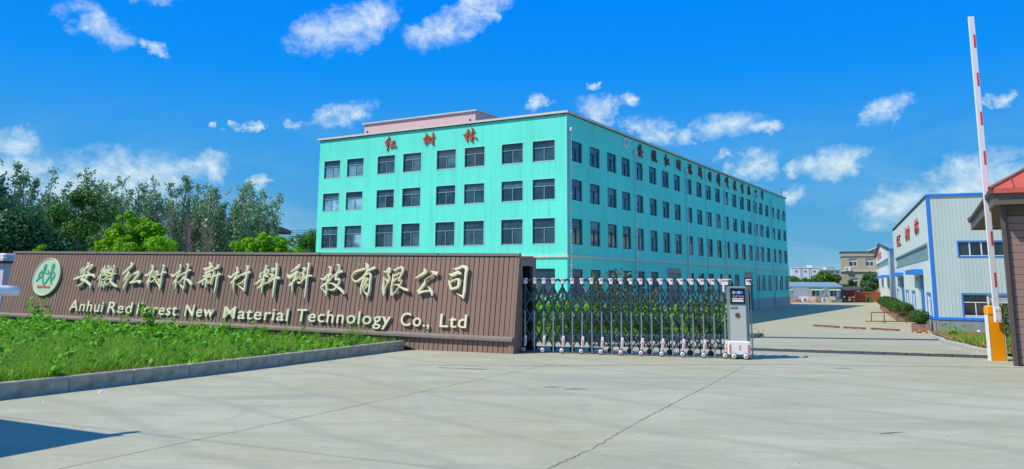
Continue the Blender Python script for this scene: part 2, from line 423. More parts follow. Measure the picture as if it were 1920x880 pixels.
M['red_roof'] = simple('red_metal_roof', (.62, .12, .075), .45)
M['red_brown'] = simple('red_brown_steel', (.23, .07, .05), .6)
M['beige'] = simple('beige_render', (.46, .42, .28), .8)
M['cream'] = simple('cream_trim', (.68, .64, .50), .7)
c = Mat('far_white', (.76, .78, .78), .7); M['far_white'] = c.m
M['shed_sunlit'] = simple('sunlit_white_wall', (.92, .93, .92), .6, var=.05)  # front wall whitened: strong sunlight on it is put into the colour
M['far_cream'] = simple('far_cream', (.66, .66, .55), .7)
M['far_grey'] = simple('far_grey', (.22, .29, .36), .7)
M['blue_roof'] = simple('blue_grey_roof', (.22, .36, .42), .5)
c = Mat('brick', (.44, .12, .06), .85); c.objrand([(.46, .13, .065), (.36, .09, .05), (.52, .17, .09)]); M['brick'] = c.m
M['mortar'] = simple('mortar', (.33, .18, .13), .9)
M['green_plastic'] = simple('green_plastic', (.02, .26, .07), .4)
M['planter'] = simple('planter_box', (.33, .185, .155), .8)
M['planter_shaded'] = simple('planter_box_shaded', (.13, .16, .18), .8)  # darker copy of the planter colour with shade put in
M['wood'] = simple('pale_wood', (.55, .42, .24), .8)
M['terracotta'] = simple('terracotta', (.52, .23, .12), .8)
M['dark_roof'] = simple('dark_tile_roof', (.085, .075, .085), .7)
M['stone_white'] = simple('white_stone', (.72, .66, .68), .7)
M['pillar_dark'] = simple('pillar_dark', (.10, .075, .085), .6)
M['bark'] = simple('bark', (.18, .15, .11), .9)
M['pale_bark'] = simple('pale_bark', (.38, .36, .30), .9)
M['twig'] = simple('dry_twig', (.22, .175, .15), .9)
M['green_awning'] = simple('green_awning', (.30, .55, .42), .6)
def leaf(name, cols, amt=.35, rough=.5):
    c = Mat(name, cols[0], rough, 0, .3); c.island(cols); c.leafy(amt); return c.m
M['leaf_poplar'] = leaf('poplar_leaf', [(0.152, 0.275, 0.126), (0.254, 0.418, 0.187), (0.344, 0.493, 0.256), (0.186, 0.322, 0.137), (0.254, 0.418, 0.187)], .2, .4)
M['leaf_dark'] = leaf('dark_leaf', [(0.035, 0.109, 0.036), (0.062, 0.168, 0.046), (0.045, 0.138, 0.046), (0.098, 0.216, 0.068)], .22)
M['leaf_mid'] = leaf('mid_leaf', [(0.073, 0.182, 0.03), (0.127, 0.273, 0.036), (0.091, 0.218, 0.036)], .3)
M['leaf_bright'] = leaf('bright_leaf', [(0.202, 0.489, 0.01), (0.304, 0.641, 0.013), (0.143, 0.376, 0.01), (0.405, 0.717, 0.023)], .5)
M['leaf_hedge'] = leaf('hedge_leaf', [(0.039, 0.117, 0.017), (0.072, 0.182, 0.022), (0.052, 0.143, 0.022), (0.104, 0.221, 0.033)], .25)
M['leaf_weed'] = leaf('weed_leaf', [(0.141, 0.438, 0.015), (0.234, 0.602, 0.032), (0.094, 0.31, 0.015), (0.313, 0.656, 0.053)], .38)
M['leaf_dull'] = leaf('dull_leaf', [(0.105, 0.21, 0.039), (0.15, 0.255, 0.052), (0.225, 0.24, 0.065), (0.3, 0.195, 0.065)], .3)
M['grass'] = leaf('grass_blade', [(0.173, 0.426, 0.021), (0.26, 0.6, 0.032), (0.122, 0.33, 0.021), (0.382, 0.62, 0.074), (0.33, 0.33, 0.063)], .38)
M['dry'] = leaf('dry_grass', [(0.468, 0.24, 0.072), (0.364, 0.228, 0.096), (0.585, 0.36, 0.12), (0.234, 0.24, 0.06)], .3)
GLYPHS = {
 '安': ((-13.529, 1.519), [[(-0.012,0.32,0.018),(0.019,0.363,0.045),(0.065,0.31,0.067),(-0.022,0.213,0.067),(-0.178,0.051,0.039)],
  [(-0.143,0.265,0.023),(-0.152,0.2,0.062),(-0.213,0.114,0.055)],
  [(-0.015,0.191,0.039),(0.172,0.3,0.054),(0.223,0.253,0.062),(0.09,0.139,0.032)],
  [(-0.023,0.17,0.039),(-0.03,0.053,0.067),(-0.063,-0.075,0.08),(-0.108,-0.118,0.08),(0.031,-0.137,0.08),(0.204,-0.218,0.074),(0.322,-0.29,0.066),(0.331,-0.363,0.025)],
  [(0.071,0.107,0.039),(0.161,0.055,0.062),(0.126,-0.019,0.074),(0.068,-0.115,0.074),(-0.004,-0.212,0.067),(-0.101,-0.277,0.054),(-0.222,-0.316,0.015)],
  [(-0.408,-0.113,0.059),(-0.285,-0.079,0.08),(-0.08,-0.022,0.067),(0.13,0.013,0.067),(0.306,0.015,0.074),(0.402,-0.036,0.061),(0.407,-0.073,0.025)]]),
 '徽': ((-12.566, 1.498), [[(-0.236,0.324,0.035),(-0.232,0.266,0.067),(-0.293,0.208,0.056),(-0.354,0.149,0.035)],
  [(-0.195,0.238,0.029),(-0.248,0.151,0.06),(-0.312,0.052,0.067),(-0.37,-0.015,0.056),(-0.422,-0.103,0.026)],
  [(-0.316,0.024,0.049),(-0.296,-0.081,0.049),(-0.3,-0.216,0.049),(-0.287,-0.301,0.029)],
  [(-0.29,0.198,0.029),(-0.229,0.131,0.049),(-0.146,0.161,0.049),(-0.021,0.182,0.06),(0.046,0.222,0.06),(0.023,0.278,0.029)],
  [(-0.117,0.326,0.035),(-0.072,0.268,0.056),(-0.07,0.172,0.053)],
  [(-0.166,0.229,0.033),(-0.155,0.171,0.029)],
  [(-0.201,0.084,0.029),(-0.095,0.124,0.035),(0.015,0.106,0.052),(0.01,0.082,0.035)],
  [(-0.226,0.034,0.029),(-0.127,0.056,0.049),(-0.04,0.077,0.029)],
  [(-0.02,0.048,0.035),(-0.078,-0.02,0.048),(-0.129,-0.068,0.048),(-0.219,-0.075,0.029)],
  [(-0.072,-0.077,0.035),(0.027,-0.061,0.041),(0.116,-0.093,0.029)],
  [(-0.192,-0.117,0.042),(-0.203,-0.214,0.048),(-0.179,-0.308,0.025)],
  [(-0.091,-0.107,0.041),(-0.078,-0.212,0.053),(-0.075,-0.325,0.025)],
  [(-0.127,-0.24,0.023),(-0.062,-0.287,0.029)],
  [(0.11,0.318,0.029),(0.169,0.27,0.048),(0.145,0.155,0.055),(0.098,0.05,0.057),(0.05,-0.008,0.029)],
  [(0.293,0.096,0.041),(0.207,0.08,0.048),(0.117,0.03,0.034)],
  [(0.169,0.032,0.041),(0.165,-0.083,0.053),(0.1,-0.169,0.048),(0.03,-0.242,0.03),(-0.036,-0.2,0.023)],
  [(0.091,-0.055,0.034),(0.159,-0.149,0.059),(0.258,-0.224,0.07),(0.364,-0.269,0.059),(0.422,-0.296,0.028)]]),
 '红': ((-11.665, 1.534), [[(-0.163,0.379,0.025),(-0.088,0.307,0.091),(-0.185,0.213,0.079),(-0.309,0.108,0.079),(-0.375,0.045,0.052)],
  [(-0.187,0.12,0.031),(-0.162,0.058,0.091),(-0.236,-0.046,0.079),(-0.303,-0.151,0.034)],
  [(-0.197,-0.087,0.025),(-0.162,-0.158,0.066),(-0.207,-0.292,0.076),(-0.208,-0.379,0.024)],
  [(-0.131,-0.117,0.02),(-0.075,-0.023,0.022),(0.014,0.05,0.032),(0.143,0.083,0.09),(0.258,0.115,0.09)],
  [(0.223,0.146,0.037),(0.238,0.043,0.078),(0.155,-0.05,0.078),(0.071,-0.144,0.066),(-0.025,-0.197,0.073)],
  [(-0.025,-0.197,0.063),(0.12,-0.174,0.066),(0.252,-0.151,0.065),(0.332,-0.17,0.115),(0.376,-0.2,0.06)]]),
 '树': ((-10.807, 1.512), [[(-0.208,0.337,0.036),(-0.147,0.266,0.075),(-0.157,0.154,0.058),(-0.178,0.031,0.062),(-0.212,-0.091,0.074),(-0.268,-0.183,0.05)],
  [(-0.379,0.069,0.03),(-0.292,0.05,0.077),(-0.192,0.133,0.077),(-0.087,0.196,0.05)],
  [(-0.174,-0.08,0.062),(-0.178,-0.191,0.057),(-0.15,-0.316,0.024)],
  [(-0.092,0.012,0.026),(-0.036,0.105,0.036),(0.015,0.166,0.057),(0.069,0.116,0.062),(0.032,0.004,0.057),(-0.01,-0.087,0.05),(-0.092,-0.134,0.043),(-0.155,-0.1,0.019)],
  [(-0.116,0.002,0.026),(-0.022,0.003,0.036),(0.038,-0.066,0.043),(0.132,-0.165,0.036),(0.252,-0.262,0.035)],
  [(0.084,0.061,0.036),(0.199,0.083,0.043),(0.304,0.14,0.062),(0.379,0.111,0.035)],
  [(0.21,0.342,0.05),(0.267,0.281,0.069),(0.251,0.139,0.062),(0.259,-0.042,0.061),(0.268,-0.223,0.066),(0.273,-0.342,0.029)],
  [(0.118,-0.064,0.03),(0.169,-0.054,0.05),(0.185,-0.114,0.043),(0.169,-0.155,0.018)]]),
 '林': ((-9.832, 1.539), [[(-0.155,0.34,0.023),(-0.112,0.271,0.068),(-0.132,0.17,0.054),(-0.149,0.06,0.054),(-0.174,-0.051,0.065),(-0.219,-0.131,0.072),(-0.266,-0.202,0.041)],
  [(-0.415,0.071,0.024),(-0.309,0.017,0.073),(-0.199,0.099,0.065),(-0.071,0.161,0.054)],
  [(-0.161,-0.1,0.049),(-0.157,-0.219,0.053),(-0.143,-0.348,0.021)],
  [(-0.145,-0.01,0.035),(-0.032,0.061,0.042),(0.121,0.123,0.06),(0.213,0.174,0.053),(0.29,0.175,0.042)],
  [(0.089,0.353,0.035),(0.154,0.304,0.072),(0.153,0.204,0.06),(0.146,0.074,0.06),(0.143,-0.115,0.06),(0.152,-0.253,0.064),(0.137,-0.352,0.034)],
  [(0.082,0.023,0.035),(0.037,-0.057,0.049),(-0.023,-0.128,0.035),(-0.078,-0.168,0.041)],
  [(-0.032,-0.197,0.017),(0.048,-0.255,0.035),(0.127,-0.313,0.041)],
  [(0.037,-0.057,0.025),(0.168,-0.065,0.048),(0.287,-0.122,0.078),(0.383,-0.199,0.084),(0.415,-0.228,0.041)]]),
 '新': ((-8.858, 1.518), [[(-0.102,0.425,0.027),(-0.027,0.356,0.082),(-0.022,0.274,0.069)],
  [(-0.256,0.26,0.048),(-0.176,0.238,0.069),(-0.054,0.286,0.069),(0.072,0.31,0.04)],
  [(-0.173,0.228,0.033),(-0.13,0.171,0.048),(-0.178,0.123,0.04)],
  [(-0.005,0.264,0.04),(-0.074,0.183,0.042)],
  [(-0.176,0.113,0.04),(-0.042,0.172,0.055),(0.118,0.242,0.061),(0.236,0.3,0.095),(0.254,0.347,0.047),(0.181,0.347,0.026)],
  [(-0.233,0.042,0.033),(-0.121,0.068,0.069),(0.003,0.104,0.061),(0.026,0.07,0.039)],
  [(-0.381,-0.143,0.04),(-0.286,-0.107,0.069),(-0.155,-0.036,0.082),(-0.054,0.034,0.061),(0.066,0.024,0.039)],
  [(-0.087,-0.012,0.055),(-0.072,-0.137,0.06),(-0.069,-0.274,0.026)],
  [(-0.18,-0.117,0.055),(-0.177,-0.19,0.033)],
  [(-0.044,-0.068,0.033),(0.019,-0.147,0.033),(0.065,-0.032,0.029)],
  [(0.114,0.197,0.039),(0.135,0.106,0.068),(0.109,-0.032,0.06),(0.107,-0.18,0.033)],
  [(0.139,0.026,0.039),(0.245,0.073,0.055),(0.382,0.109,0.073)],
  [(0.265,0.176,0.033),(0.29,0.096,0.055),(0.271,-0.04,0.068),(0.281,-0.21,0.067),(0.273,-0.424,0.019)]]),
 '材': ((-7.875, 1.522), [[(-0.141,0.304,0.022),(-0.081,0.252,0.071),(-0.087,0.163,0.051),(-0.09,0.068,0.064),(-0.14,-0.039,0.07),(-0.228,-0.137,0.055)],
  [(-0.362,0.083,0.022),(-0.263,0.026,0.064),(-0.148,0.115,0.068),(-0.017,0.18,0.062)],
  [(-0.127,-0.097,0.05),(-0.114,-0.212,0.05),(-0.08,-0.334,0.022)],
  [(-0.085,-0.01,0.039),(0.029,0.079,0.05),(0.143,0.115,0.068),(0.268,0.149,0.067),(0.362,0.161,0.08)],
  [(0.202,0.347,0.027),(0.263,0.284,0.085),(0.239,0.178,0.046),(0.26,0.073,0.085),(0.252,-0.081,0.067),(0.263,-0.222,0.067),(0.266,-0.347,0.032)],
  [(0.24,-0.004,0.046),(0.141,-0.101,0.046),(-0.026,-0.166,0.022)],
  [(0.05,-0.18,0.013),(0.148,-0.244,0.039),(0.244,-0.299,0.054)]]),
 '料': ((-6.909, 1.494), [[(-0.12,0.398,0.069),(-0.124,0.274,0.069),(-0.142,0.075,0.061),(-0.155,-0.147,0.06),(-0.124,-0.331,0.026)],
  [(-0.255,0.202,0.033),(-0.245,0.12,0.056),(-0.278,0.067,0.033)],
  [(-0.287,0.143,0.026),(-0.158,0.227,0.033)],
  [(-0.092,0.263,0.026),(-0.02,0.264,0.055),(-0.033,0.182,0.047),(-0.108,0.122,0.047),(0.001,0.089,0.047)],
  [(-0.382,-0.104,0.055),(-0.253,-0.02,0.069),(-0.149,0.04,0.047)],
  [(-0.12,0.04,0.06),(-0.176,-0.112,0.081),(-0.27,-0.219,0.055)],
  [(-0.114,-0.134,0.024),(-0.041,-0.063,0.026)],
  [(0.048,0.288,0.039),(0.148,0.289,0.068),(0.092,0.207,0.047)],
  [(0.046,0.148,0.06),(0.152,0.126,0.06),(0.082,0.044,0.039),(0.019,-0.004,0.02)],
  [(-0.037,-0.086,0.047),(0.107,-0.014,0.068),(0.237,0.058,0.073),(0.381,0.048,0.08)],
  [(0.19,0.442,0.047),(0.24,0.337,0.089),(0.252,0.127,0.073),(0.24,-0.07,0.08),(0.25,-0.299,0.059),(0.257,-0.442,0.028)]]),
 '科': ((-5.931, 1.514), [[(-0.082,0.406,0.026),(-0.058,0.347,0.095),(-0.171,0.277,0.059),(-0.286,0.212,0.023)],
  [(-0.387,0.147,0.032),(-0.287,0.068,0.105),(-0.15,0.162,0.079),(-0.046,0.204,0.054)],
  [(-0.109,0.243,0.054),(-0.114,0.117,0.066),(-0.168,-0.044,0.079),(-0.274,-0.149,0.064)],
  [(-0.182,-0.079,0.046),(-0.168,-0.193,0.046),(-0.142,-0.294,0.023)],
  [(-0.168,-0.044,0.038),(-0.069,0.026,0.038),(-0.0,0.107,0.025),(0.009,0.21,0.015)],
  [(0.062,0.303,0.046),(0.149,0.281,0.066),(0.085,0.178,0.059),(0.136,0.12,0.058),(0.03,0.016,0.032)],
  [(-0.027,-0.054,0.053),(0.047,-0.075,0.053),(0.129,0.006,0.053),(0.251,0.099,0.066),(0.387,0.107,0.053)],
  [(0.211,0.442,0.038),(0.251,0.374,0.079),(0.244,0.214,0.058),(0.247,0.042,0.066),(0.263,-0.24,0.053),(0.265,-0.443,0.031)]]),
 '技': ((-4.902, 1.526), [[(-0.189,0.326,0.024),(-0.133,0.332,0.05),(-0.098,0.268,0.068),(-0.117,0.161,0.054),(-0.136,0.044,0.054),(-0.163,-0.105,0.054),(-0.144,-0.253,0.054),(-0.128,-0.389,0.023)],
  [(-0.38,0.045,0.024),(-0.261,0.02,0.073),(-0.175,0.118,0.066),(-0.051,0.146,0.054)],
  [(-0.135,-0.348,0.021),(-0.226,-0.255,0.029),(-0.316,-0.183,0.035),(-0.226,-0.107,0.073),(-0.114,-0.02,0.035),(-0.006,0.099,0.042),(0.131,0.186,0.061),(0.263,0.23,0.072)],
  [(0.061,0.388,0.029),(0.127,0.377,0.049),(0.152,0.292,0.061),(0.117,0.196,0.054),(0.085,0.091,0.072),(0.085,0.005,0.058)],
  [(0.083,0.015,0.049),(0.183,0.028,0.06),(0.207,-0.046,0.06),(0.157,-0.131,0.06),(0.096,-0.216,0.06),(-0.014,-0.24,0.042),(-0.119,-0.216,0.017)],
  [(-0.115,-0.083,0.023),(-0.016,-0.076,0.042),(0.122,-0.142,0.06),(0.26,-0.223,0.071),(0.375,-0.314,0.059),(0.38,-0.346,0.029)]]),
 '有': ((-4.024, 1.55), [[(0.018,0.418,0.024),(0.079,0.337,0.092),(0.106,0.24,0.068),(0.005,0.077,0.065),(-0.109,-0.01,0.059),(-0.206,-0.044,0.047),(-0.306,0.029,0.029),(-0.324,0.105,0.026),(-0.253,0.192,0.059),(-0.12,0.237,0.059),(0.05,0.277,0.042)],
  [(0.134,0.219,0.029),(0.215,0.268,0.072),(0.323,0.302,0.072)],
  [(0.048,0.121,0.035),(0.155,0.16,0.042),(0.214,0.102,0.065),(0.212,-0.058,0.065),(0.22,-0.249,0.065),(0.183,-0.419,0.029)],
  [(0.046,0.046,0.072),(-0.009,-0.094,0.061),(-0.018,-0.244,0.053),(0.005,-0.355,0.023)],
  [(0.021,-0.126,0.026),(0.066,-0.263,0.025),(0.175,-0.366,0.048)],
  [(0.06,0.035,0.035),(0.137,0.026,0.049),(0.076,-0.07,0.042),(0.076,-0.157,0.035)],
  [(0.09,-0.082,0.023),(0.154,-0.134,0.042),(0.073,-0.221,0.021)]]),
 '限': ((-3.09, 1.519), [[(-0.369,0.252,0.026),(-0.299,0.239,0.055),(-0.22,0.318,0.078),(-0.209,0.24,0.065),(-0.246,0.181,0.044),(-0.19,0.104,0.048),(-0.22,-0.013,0.059),(-0.252,-0.033,0.021)],
  [(-0.346,0.131,0.038),(-0.333,-0.005,0.055),(-0.333,-0.169,0.059),(-0.286,-0.351,0.023)],
  [(-0.228,-0.032,0.019),(-0.277,-0.168,0.026),(-0.276,-0.303,0.031)],
  [(-0.31,0.073,0.032),(-0.236,0.016,0.044)],
  [(-0.091,0.28,0.044),(0.005,0.32,0.048),(0.101,0.351,0.054),(0.163,0.293,0.077),(0.115,0.157,0.054),(0.078,0.012,0.037)],
  [(-0.091,0.193,0.031),(-0.091,0.028,0.054),(-0.101,-0.145,0.048),(-0.084,-0.279,0.054),(-0.032,-0.335,0.031)],
  [(-0.084,0.144,0.031),(0.001,0.175,0.044),(0.084,0.224,0.037)],
  [(-0.077,0.009,0.037),(-0.006,0.059,0.037),(0.066,0.108,0.031)],
  [(0.162,0.052,0.043),(0.141,-0.045,0.037),(0.042,-0.219,0.031),(-0.048,-0.297,0.043)],
  [(-0.032,-0.081,0.026),(0.054,-0.065,0.043),(0.163,-0.13,0.054),(0.267,-0.176,0.07),(0.369,-0.202,0.061)]]),
 '公': ((-2.27, 1.531), [[(-0.087,0.323,0.02),(-0.041,0.24,0.093),(-0.148,0.164,0.063),(-0.287,0.093,0.036)],
  [(0.103,0.255,0.02),(0.201,0.215,0.082),(0.287,0.189,0.098)],
  [(0.186,0.169,0.024),(0.068,0.112,0.02),(-0.02,0.055,0.025),(-0.03,-0.037,0.073),(-0.112,-0.139,0.063),(-0.184,-0.241,0.078)],
  [(-0.171,-0.259,0.082),(-0.049,-0.229,0.057),(0.104,-0.208,0.047),(0.166,-0.206,0.058)],
  [(0.067,-0.108,0.02),(0.142,-0.179,0.06),(0.192,-0.251,0.076),(0.2,-0.323,0.035)]]),
 '司': ((-1.452, 1.53), [[(-0.121,0.328,0.023),(-0.022,0.318,0.066),(0.103,0.373,0.066),(0.216,0.331,0.095),(0.214,0.224,0.072),(0.21,0.01,0.065),(0.208,-0.203,0.074),(0.189,-0.373,0.034)],
  [(0.016,-0.25,0.014),(0.109,-0.29,0.04),(0.185,-0.331,0.047)],
  [(-0.216,0.196,0.034),(-0.129,0.176,0.085),(-0.002,0.232,0.084),(0.085,0.2,0.048)],
  [(-0.214,0.056,0.041),(-0.178,-0.051,0.071),(-0.131,-0.158,0.064)],
  [(-0.161,0.024,0.041),(-0.012,0.081,0.048),(0.052,0.039,0.088),(0.032,-0.101,0.07),(-0.119,-0.147,0.057)]]),
}
# ------------------------------------------------------------------ terrain
TZT = [(-1e4, 0), (20, 0), (20.86, -.028), (22.4, -.107), (24.52, -.225), (27.13, -.373), (30.12, -.542), (33.35, -.72), (36.69, -.898), (40, -1.067), (43.1, -1.215), (45.83, -1.333), (48, -1.412), (49.4, -1.44), (1e5, -1.44)]
_ty = [a for a, b in TZT]; _tz = [b for a, b in TZT]
def tz(x, y):
    w = min(1, max(0, (x + 9) / 9.0)); w = w * w * (3 - 2 * w)
    return float(np.interp(y, _ty, _tz)) * w

def sheet(name, xs, ys, m, dz=0.0, zf=tz):
    V = [(x, y, zf(x, y) + dz) for y in ys for x in xs]; nx = len(xs)
    F = [(j * nx + i, j * nx + i + 1, (j + 1) * nx + i + 1, (j + 1) * nx + i) for j in range(len(ys) - 1) for i in range(nx - 1)]
    me = bpy.data.meshes.new(name); me.from_pydata(V, [], F); me.materials.append(m)
    for p in me.polygons: p.use_smooth = True
    return inst(name, me)
g = sheet('ground', [-3000, -800, -200, -80, -40, -20] + list(np.arange(-12, 1, 1.0)) + [5, 15, 30, 60, 120, 250, 800, 3000],
          [-400, -50, 0, 15] + list(np.arange(20, 51, 1.5)) + [60, 90, 130, 200, 400, 1000, 4000], M['earth'], -0.06)
tag(g, kind='structure')
p = sheet('concrete_pavement', [-30, -20, -14] + list(np.arange(-12, 1, 1.0)) + [2, 5, 10, 15, 22, 30, 40, 55, 75],
          [-12, -4, 4, 12, 17] + list(np.arange(20, 51, 1.0)) + [55, 65, 80, 100, 125, 131], M['concrete'])
tag(p, kind='structure')

def strip(name, pts, w, m, dz=.004, jag=0, kind='structure', step=.25, taper=False):
    """thin ribbon lying on the terrain along pts"""
    P = []
    for a, b in zip(pts[:-1], pts[1:]):
        L = math.dist(a, b); n = max(1, int(L / step))
        P += [(a[0] + (b[0] - a[0]) * i / n, a[1] + (b[1] - a[1]) * i / n) for i in range(n)]
    P.append(pts[-1])
    if jag: P = [(x + random.uniform(-jag, jag), y + random.uniform(-jag, jag) * .5) for x, y in P]
    mb = MB()
    vs = []
    for i, q in enumerate(P):
        a = P[max(0, i - 1)]; b = P[min(len(P) - 1, i + 1)]
        d = math.dist(a, b) or 1; nx, ny = -(b[1] - a[1]) / d, (b[0] - a[0]) / d
        ww = w * (random.uniform(.5, 1.3) if jag else 1) / 2
        vs += [(q[0] + nx * ww, q[1] + ny * ww, tz(*q) + dz), (q[0] - nx * ww, q[1] - ny * ww, tz(*q) + dz)]
    mb.add(vs, [(2 * i, 2 * i + 1, 2 * i + 3, 2 * i + 2) for i in range(len(P) - 1)])
    o = mb.build(name, m); tag(o, kind=kind); return o
strip('pavement_joint', [(-9.5, -4.2), (-3.82, 7.12), (-2.77, 9.1), (-1.13, 12.29), (.9, 16.2)], .009, M['joint'])
strip('pavement_joint', [(-2, 15.66), (.02, 15.6), (5.17, 16.2), (9.27, 15.9), (14, 15.4)], .03, M['joint'])
strip('pavement_joint', [(3.2, 21.5), (12.4, 22.6)], .05, M['joint'])
for q in ([(14, 40), (22, 37)], [(13, 46), (24, 50)], [(26, 75), (37, 77)], [(30, 95), (44, 97)]):
    strip('pavement_joint', q, .06, M['joint'])
strip('pavement_crack', [(.12, 6.85), (.32, 7.23), (.8, 8.1), (1.18, 8.97), (1.62, 9.9), (2.37, 11.46), (3.0, 12.7)], .011, M['crack'], jag=.018, step=.05)
strip('pavement_crack', [(3.0, 12.7), (3.7, 14.2), (4.7, 16.26)], .009, M['joint'], jag=.02, step=.08)
# darker patches where the slab has been scraped
for (x, y, a, b, rz) in ((.62, 12.6, .16, .03, .1), (.98, 12.4, .2, .035, .15), (4.1, 9.0, .18, .02, .3), (6.2, 15.5, .2, .03, 0), (-.9, 15.1, .5, .03, -.3)):
    mb = MB(); n = 14
    mb.add([(x, y, .004)] + [(x + (a * math.cos(t) * math.cos(rz) - b * math.sin(t) * math.sin(rz)) * random.uniform(.7, 1.2), y + (a * math.cos(t) * math.sin(rz) + b * math.sin(t) * math.cos(rz)) * random.uniform(.7, 1.2), .004) for t in [2 * math.pi * k / n for k in range(n)]],
           [(0, k + 1, (k + 1) % n + 1) for k in range(n)])
    tag(mb.build('pavement_stain', M['joint']), kind='structure')
for (x, y, a) in ((-.9, 17.4, .16), (-.1, 17.2, .1), (.35, 17.1, .09), (-1.6, 17.55, .12), (.75, 16.9, .12)):
    mb = MB(); mb.add([(x - a, y - .02, .005), (x + a, y - .06, .005), (x + a, y + .0, .005), (x - a * .6, y + .05, .005)], [(0, 1, 2, 3)]); tag(mb.build('pavement_stain', M['stone_white']), kind='structure')
# loose pebbles, crumbs of mortar
mb = MB()
def pebble(mb, x, y, z, r):
    vs = [(x + r * random.uniform(.7, 1.3) * a, y + r * random.uniform(.7, 1.3) * b, z + r * .7 * random.uniform(.7, 1.3) * c) for a, b, c in ((1, 0, 0), (0, 1, 0), (-1, 0, 0), (0, -1, 0), (0, 0, 1))]
    mb.add(vs, [(0, 1, 4), (1, 2, 4), (2, 3, 4), (3, 0, 4)])
for i in range(260):
    y = random.uniform(6.6, 17); x = random.uniform(-.62 * y, .66 * y)
    if x < -2.35 - (19.2 - y) * .52: continue
    pebble(mb, x, y, 0, random.choice((.004, .005, .006, .008, .010)))
tag(mb.build('loose_gravel', M['crack']), 'tiny dark pebbles scattered over the concrete forecourt', 'gravel', kind='stuff')
for (x, y, r, s) in ((-5.78, 11.75, .075, 'largest pale stone on the concrete beside the lawn kerb'), (-6.05, 10.8, .035, 'small flat pale stone near the left end of the lawn kerb')):
    mb = MB(); pebble(mb, 0, 0, 0, r); mb.add([(r * .9 + a * r * .4, b * r * .4, c * r * .35) for a, b, c in ((1, 0, 0), (0, 1, 0), (-1, 0, 0), (0, -1, 0), (0, 0, 1))], [(0, 1, 4), (1, 2, 4), (2, 3, 4), (3, 0, 4)])
    tag(mb.build('stone', M['stone_white'], loc=(x, y, 0)), s, 'stone')

# ------------------------------------------------------------------ kerbs and lawn
def kerb(pts, block, w, h, m, label, zf=tz, gap=.012, side=1, name='lawn_kerb', sink=.05):
    root = empty(name, (pts[0][0], pts[0][1], zf(*pts[0])), 0, label, 'kerb')
    base = Vector(root.location)
    # arc-length walk
    segs = [(Vector(a), Vector(b)) for a, b in zip(pts[:-1], pts[1:])]
    L = [(b - a).length for a, b in segs]; T = sum(L)
    def P(t):
        for (a, b), l in zip(segs, L):
            if t <= l: return a + (b - a) * (t / l)
            t -= l
        return segs[-1][1]
    n = max(1, round(T / block)); cache = {}
    for i in range(n):
        a, b = P(T * i / n), P(T * (i + 1) / n); d = b - a; ln = d.length
        key = round(ln, 2)
        if key not in cache:
            cache[key] = MB().bev(gap / 2, key - gap / 2, 0, w * side if side > 0 else 0, -sink, h, .012).mesh('kerb_block', m) if side > 0 else MB().bev(gap / 2, key - gap / 2, -w, 0, -sink, h, .012).mesh('kerb_block', m)
        za, zb = zf(*a), zf(*b)
        o = inst('kerb_block', cache[key], root, Vector((a.x, a.y, za)) - base + Vector((0, 0, random.uniform(-.004, .004))), (0, -math.atan2(zb - za, ln), math.atan2(d.y, d.x) + random.uniform(-.004, .004)))
    return root
LK = [(-12.6, 0.2), (-6.82, 10.85), (-5.02, 13.95), (-2.45, 18.95)]
kerb(LK, 1.02, .13, .215, M['kerb'], 'weathered grey concrete kerb along the lawn below the brown sign wall')
# lawn: from the kerb to the sign wall and past its left end
WD = Vector((-.9205, .3907)); WN_ = Vector((.3907, .9205)); WO = Vector((.01, 18.11))
def lk_x(y):
    return float(np.interp(y, [q[1] for q in LK], [q[0] for q in LK]))
def lawn_z(x, y):
    u = (Vector((x, y)) - WO).dot(WD); n = (Vector((x, y)) - WO).dot(WN_)    # n: 0 at wall base, negative in front
    t = min(1, max(0, -n / 6.0))
    return .055 + .0113 * max(0, u) * (1 - t) * .6 + .115 * t + .02 * math.sin(x * 1.7 + y) + .05 * math.exp(-((lk_x(y) - x - 2.2) / 1.3) ** 2) * (1 if y < 15 else .3)
V = []; F = []
ys = list(np.arange(0.5, 25.6, .5)); nx = 24
for y in ys:
    x1 = lk_x(y) - .1 if y < 18.95 else None
    if x1 is None:
        x1 = WO.x + (y - WO.y) / WD.y * WD.x + .35 if y > 18.4 else lk_x(y) - .1
        x1 = min(x1, -2.2)
    x0 = -30
    for i in range(nx):
        t = (i / (nx - 1)) ** 2
        x = x1 + (x0 - x1) * t
        V.append((x, y, lawn_z(x, y)))
for j in range(len(ys) - 1):
    for i in range(nx - 1): F.append((j * nx + i, j * nx + i + 1, (j + 1) * nx + i + 1, (j + 1) * nx + i))
me = bpy.data.meshes.new('lawn'); me.from_pydata(V, [], F); me.materials.append(M['soil'])
bm = bmesh.new(); bm.from_mesh(me); bmesh.ops.recalc_face_normals(bm, faces=bm.faces); bm.to_mesh(me); bm.free()
for q in me.polygons: q.use_smooth = True
tag(inst('lawn_soil', me), kind='structure')

